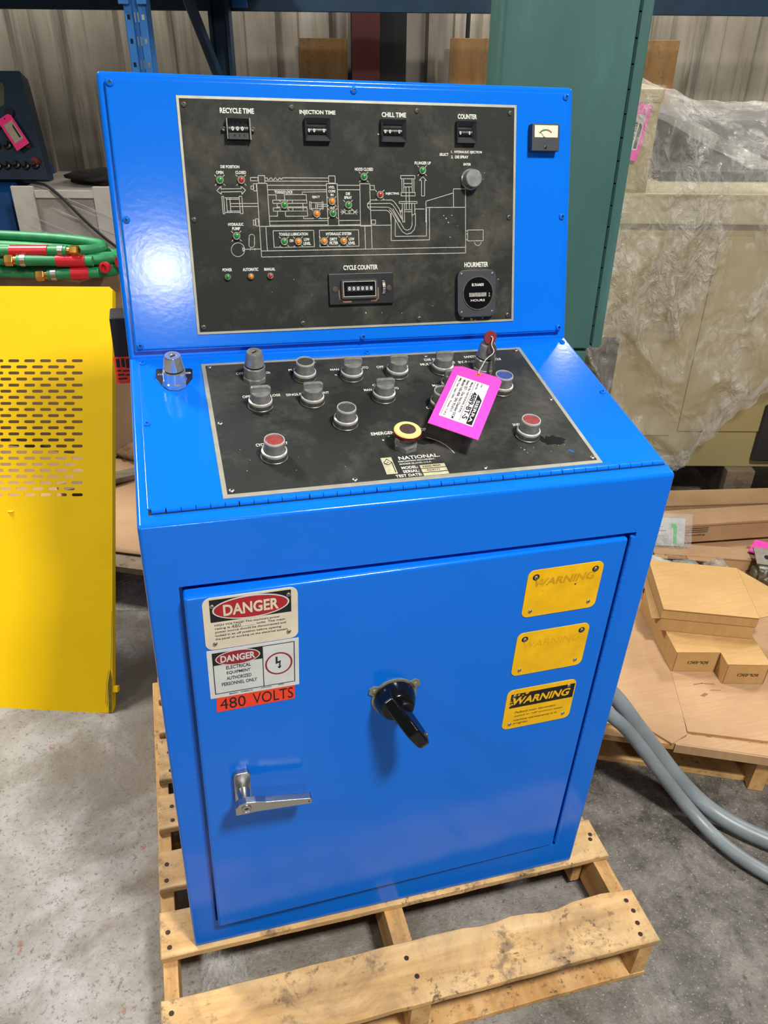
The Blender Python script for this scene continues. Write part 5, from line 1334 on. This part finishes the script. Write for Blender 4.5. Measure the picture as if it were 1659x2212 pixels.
def fn2(s, t):
    a = 1.02 + 1.1 * s; b = 3.02 + .75 * t
    c = max(1.31, lerp(b, [(3.0, 1.34), (3.2, 1.36), (3.5, 1.49), (3.8, 1.50)])) + .16 * max(0, 1 - (a - 1.02) / .35) * (1 - .4 * t)
    c += .022 * noise.noise(Vector((a * 7, b * 6, 2.))) + .008 * noise.noise(Vector((a * 22, b * 20, 6.)))
    return (a, b, c)
film('plastic_sheet', fn2, 60, 40, FILM, 'clear plastic sheet lying over the dark slides on top of the machine', 'plastic sheet')

# ---------------------------------------------------------------- card-topped pallet on the right
F0 = Vector((1.114, .315, 0)); FU = Vector((.914, -.405, 0)).normalized(); FV = Vector((.405, .914, 0)).normalized()
RM = frame(F0, FU, FV, EZ)
rp = thing('loading_pallet', 'low timber pallet at the right topped with sheets of brown cardboard', 'pallet', tuple(RM @ Vector((.6, .5, 0))))
for k in range(8): MB().box(-.09, 1.45, .012 + k * .155, .122 + k * .155, .122, .143, .003, RM).build('deck_board', WOODE, rp)
for u in (-.085, .415, .90, 1.38): MB().box(u, u + .042, .024, 1.2, .0, .122, .003, RM).build('stringer', WOODE, rp)
for k in range(3): MB().box(-.09, 1.45, .052 + k * .53, .13 + k * .53, 0, .018, .002, RM).build('bottom_board', WOODE, rp)
def card(poly, z0, z1, name, label, M=RM, mat=CARD):
    return tag(MB().prism(poly, z0, z1, M).build(name, mat, None, smooth=False), label, 'cardboard')
s1 = card([(-.085, .05), (.12, .048), (.175, .008), (.222, .05), (.222, 1.17), (-.085, 1.17)], .1445, .1500, 'cardboard_sheet', 'torn-cornered cardboard sheet on the loading pallet nearest the blue console')
s2 = card([(.224, .060), (.46, .066), (.90, .072), (1.46, .08), (1.46, 1.17), (.2175, 1.17), (.2175, .30)], .1445, .1515, 'cardboard_sheet', 'wide cardboard sheet under the small cartons on the loading pallet')
s3 = card([(.175, .012), (.46, .014), (1.46, .03), (1.46, .058), (.232, .052)], .1434, .1478, 'cardboard_sheet', 'folded cardboard flap along the front edge of the loading pallet')
MB().box(.185, 1.46, .008, .012, .118, .1474, 0, RM).build('turned_down_edge', CARD, s3)
mb = MB().line([(.275, .255), (.30, .265), (.335, .268)], .003, .1522, RM).flat([(.285, .21), (.30, .225), (.31, .222), (.297, .208)], .1522, RM).line([(.32, .24), (.35, .245)], .002, .1522, RM)
mb.build('tear', CARDEDGE, s2, smooth=False)

def cbox(name, M, w_, d_, h_, mat, label, group=None, lines=True):
    """a closed carton: shell, top flap and a taped front tuck"""
    t = thing(name, label, 'carton', tuple(M @ Vector((w_ / 2, d_ / 2, 0))), group)
    MB().box(0, w_, 0, d_, 0, h_ - .0035, .0015, M).build('carton_body', mat, t)
    MB().box(-.001, w_ + .001, -.0005, d_ + .001, h_ - .003, h_, .001, M).build('carton_lid', mat, t)
    for x in (.002, w_ - .004): MB().box(x, x + .002, -.0012, .0, .004, h_ - .006, 0, M).build('tuck_slit', CARDEDGE, t)
    return t
def upside(M, w_, h_, t, parent, sz=.0105):
    fm = M @ frame(Vector((w_ * .55, -.0016, h_ * .48)), Vector((-1, 0, 0)), Vector((0, 0, -1)), Vector((0, -1, 0)))
    MB().text(t, 0, 0, .062, sz, 0, fm, .01).build('stamped_code', BLACKI, parent, smooth=False)
def at(u, v, z, deg): return RM @ T(u, v, z) @ Matrix.Rotation(rad(deg), 4, 'Z')
BL_ = at(.2165, .300, .152, 11)
b1 = cbox('solenoid_carton', BL_, .134, .30, .076, CARD2, 'small tan carton stamped SOL-03C1, the longer one nearer the blue console', 'small tan cartons on the loading pallet')
upside(BL_, .134, .076, 'SOL-03C1', b1)
BR_ = at(.357, .275, .152, 10)
b2 = cbox('solenoid_carton', BR_, .128, .155, .076, CARD2, 'small tan carton stamped SOL-03C1, the shorter one nearer the frame edge', 'small tan cartons on the loading pallet')
upside(BR_, .128, .076, 'SOL-03C1', b2)
TB = at(.172, .392, .2290, 3)
b3 = thing('open_carton', 'larger tan carton with lid flap open, resting on the two stamped cartons', 'carton', tuple(TB @ Vector((.14, .12, 0))), 'small tan cartons on the loading pallet')
bw, bd, bh = .280, .245, .082
MB().box(0, bw, 0, bd, 0, bh, .0015, TB).build('carton_body', CARD2, b3)
lidM = TB @ T(0, -.004, bh + .0005) @ Matrix.Rotation(rad(1.5), 4, 'X')
MB().box(-.001, bw + .001, -.002, bd + .004, 0, .003, .001, lidM).build('carton_lid', CARD2, b3)
MB().box(-.002, bw + .002, -.0028, .0, .048, bh + .0005, .001, TB).build('front_tuck', CARD2, b3)
MB().prism([(0, 0), (.085, .045), (.085, .17), (0, bd)], -.0015, .0015, lidM @ T(bw + .001, 0, .0015) @ Matrix.Rotation(rad(6), 4, 'Y')).build('side_flap', CARD2, b3)
MB().prism([(0, 0), (0, bd), (-.018, bd - .02), (-.030, .03)], -.0015, .0015, TB @ T(-.001, 0, bh * .55) @ Matrix.Rotation(rad(-62), 4, 'Y')).build('side_flap', CARD2, b3)

def long_carton(u, v, z, deg, l, d_, h_, label, mat=CARD):
    M = at(u, v, z, deg)
    o = tag(MB().box(0, l, 0, d_, 0, h_, .002, M).build('long_carton', mat, None), label, 'carton', 'long flat cartons at the back of the loading pallet')
    MB().box(.002, l - .002, -.0012, 0, h_ * .86, h_ * .90, 0, M).build('fold_line', CARDEDGE, o)
    return o, M
def dashes(M, x, z, rows, parent):
    fm = M @ frame(Vector((x, -.002, z)), Vector((-1, 0, 0)), Vector((0, 0, -1)), Vector((0, -1, 0)))
    mb = MB(); mb.text('Engineering', 0, .012, .085, .0075, 0, fm, .01); r = random.Random(3)
    for k in range(rows):
        x0 = -.05
        while x0 < .035 - .006 * k: l = r.uniform(.003, .011); mb.line([(x0, -.001 - .0085 * k), (x0 + l, -.001 - .0085 * k)], .0024, 0, fm); x0 += l + .003
    mb.build('address_print', BLACKI, parent, smooth=False)
cA, MA = long_carton(.235, .872, .1525, 5, 1.15, .075, .048, 'long flat carton with a torn end flap, lowest of the long cartons')
MB().box(.0, .22, -.024, 0, .041, .046, .001, MA).build('end_flap', CARD, cA)
fmA = MA @ frame(Vector((.075, -.012, .0465)), Vector((-1, 0, 0)), Vector((0, -1, 0)), Vector((0, 0, 1)))
mb = MB().text('Engineering', 0, -.006, .08, .0065, 0, fmA, .01); r = random.Random(4)
for k in range(3):
    x0 = -.04
    while x0 < .03: l = r.uniform(.003, .011); mb.line([(x0, .003 + .006 * k), (x0 + l, .003 + .006 * k)], .002, 0, fmA); x0 += l + .003
mb.build('address_print', BLACKI, cA, smooth=False)
cB, MB_ = long_carton(.245, .975, .168, 19, 1.25, .105, .080, 'long carton with printed address lines, behind the pink tag')
dashes(MB_, .165, .045, 3, cB)
cC, MC = long_carton(.30, 1.215, .160, 16, 1.3, .115, .045, 'long flat carton farthest back, below the cream machine')
tag(MB().box(0, 1.3, 0, .045, .0, .03, .002, at(.25, 1.140, 0.1525, 17.5)).build('gap_shade_bar', SHADOWB, None), 'dark filler bar for the shade in the gap between the two rear long cartons', 'bar')  # near-black bar paints the shade between the rear cartons

# clear bags with parts and paperwork
pb = thing('document_bag', 'clear bag with a white sheet and green label leaning by the long carton', 'bag', tuple(RM @ Vector((.30, .95, .16))))
DB = at(.290, .925, .204, 8) @ Matrix.Rotation(rad(58), 4, 'X') @ Matrix.Diagonal((.78, .68, 1, 1))
MB().box(-.10, .075, 0, .150, 0, .003, .001, DB).build('paper_sheet', WSIGN, pb)
MB().prism([(.022, .012), (.037, .012), (.037, .105), (.030, .120), (.010, .120), (.010, .100), (.022, .095)], .0036, .0042, DB).build('green_label', simple('bright_green_print', '#25c455', .5), pb)
MB().line([(-.08, .05), (-.02, .052)], .0014, .0042, DB).line([(-.075, .078), (-.015, .08)], .0022, .0042, DB).line([(-.075, .10), (-.03, .102)], .0014, .0042, DB).build('print_lines', BLACKI, pb, smooth=False)
mb = MB()
for i in range(13):
    for j in range(9):
        x = -.11 + .215 * i / 12; y = -.01 + .185 * j / 8; mb.v.append((x, y, .006 + .007 * (noise.noise(Vector((i * .6, j * .7, 1))) + .4)))
mb.f = [(i * 9 + j, i * 9 + j + 1, (i + 1) * 9 + j + 1, (i + 1) * 9 + j) for i in range(12) for j in range(8)]
mb.build('bag_film', BAG, pb, M=DB, ang=180)
tag(crumple('parts_bag', RM @ Vector((.235, .775, .153)), .105, .10, .034, simple('milky_bag', '#cfccc2', .25, 0, .14, 30, .5, .3, 60), 11, .28, 7, 4), 'large milky plastic parts bag lying behind the open carton', 'bag')
gb = tag(crumple('parts_bag', RM @ Vector((.335, .80, .155)), .075, .052, .036, simple('grey_part_in_bag', '#8f958e', .25, 0, .35, 20, .4, .3, 60), 14, .22, 7, 4), 'grey bagged part lying between the milky bag and the small clear bag', 'bag')
sb = tag(crumple('parts_bag', RM @ Vector((.435, .82, .155)), .05, .04, .042, BAG, 17, .35, 8, 4), 'small clear plastic bag with a red-lined fitting inside', 'bag')
MB().tube([RM @ Vector(p) for p in ((.405, .83, .165), (.425, .815, .183), (.450, .80, .172), (.465, .795, .16))], .005, 8, None, True, 2).build('red_fitting', TAPE, sb)
ct = thing('valve_casting', 'grey metal casting with a holed bracket at the right edge of the cardboard', 'machine part', tuple(RM @ Vector((.64, .86, .152))))
CM = at(.655, .845, .152, 0)
MB().lathe([(.048, 0), (.058, .012), (.060, .030), (.050, .040), (.052, .055), (.036, .066)], 22, CM).lathe([(.022, -.055), (.030, -.050), (.030, .04)], 16, CM @ T(-.03, 0, .035) @ Matrix.Rotation(rad(-90), 4, 'Y')).box(-.085, -.03, -.02, .03, .01, .05, .01, CM).build('casting_body', CAST, ct)
ho = ell(-.035, .008, .010, .010, 16)
mb = MB().prism([(-.075, -.028), (.10, -.028), (.10, .052), (-.075, .052)], 0, .005, CM @ T(0, .035, .070) @ Matrix.Rotation(rad(14), 4, 'X'))
k_ = mb.build('bracket_plate', simple('dull_bracket_steel', '#7c7468', .5, .5, .2, 60), ct)
MB().flat(ho, .0055, CM @ T(0, .035, .070) @ Matrix.Rotation(rad(14), 4, 'X')).build('bolt_hole', SHADOWB, ct, smooth=False)
for x, y in ((-.03, -.05), (.0, -.058), (-.062, -.02)): MB().lathe([(.011, 0), (.011, .014), (.007, .017)], 6, CM @ T(x, y, .045)).build('hex_nut', GASKET, ct)
pt = tag(MB().prism([(0, 0), (.10, -.03), (.17, .05), (.05, .09)], 0, .0016, at(.575, .945, .206, 2)).build('stock_tag', PINK, None, smooth=False), 'blank side of a bright pink tag lying on the long carton at the right edge', 'tag')

# ---------------------------------------------------------------- two grey conduits
def conduit(pts, r, label, seed):
    P = [Vector(p) for p in pts]
    for _ in range(3):
        Q = [P[0]]
        for a, b in zip(P, P[1:]): Q += [a * .75 + b * .25, a * .25 + b * .75]
        P = Q + [P[-1]]
    # resample evenly and add fine ribs
    L_ = [0]
    for a, b in zip(P, P[1:]): L_.append(L_[-1] + (b - a).length)
    n = int(L_[-1] / .0035); Q = []; R_ = []; i = 0
    for k in range(n + 1):
        d_ = L_[-1] * k / n
        while i < len(P) - 2 and L_[i + 1] < d_: i += 1
        f = (d_ - L_[i]) / max(1e-9, L_[i + 1] - L_[i]); Q.append(P[i].lerp(P[i + 1], f)); R_.append(r * (1 + (.022 if k % 2 else 0)))
    return tag(MB().tube(Q, R_, 16).build('grey_conduit', CONDUIT, None, ang=60), label, 'conduit', 'grey conduits beside the console')
conduit([(.80, .60, .42), (.90, .55, .42), (1.02, .36, .38), (1.095, .292, .32), (1.137, .259, .26), (1.192, .224, .19), (1.252, .183, .11), (1.311, .13, .05), (1.359, .072, .030), (1.428, -.003, .028), (1.52, -.075, .028), (1.75, -.2, .028)], .0215, 'thicker upper grey conduit running off the pallet edge to the floor', 1)
conduit([(.80, .50, .40), (.89, .45, .40), (.99, .29, .36), (1.064, .252, .30), (1.114, .242, .25), (1.16, .207, .19), (1.22, .167, .11), (1.269, .117, .05), (1.298, .054, .026), (1.324, -.015, .024), (1.368, -.082, .024), (1.43, -.16, .024), (1.6, -.3, .024)], .0175, 'thinner ribbed grey conduit lying below its thicker neighbour', 2)
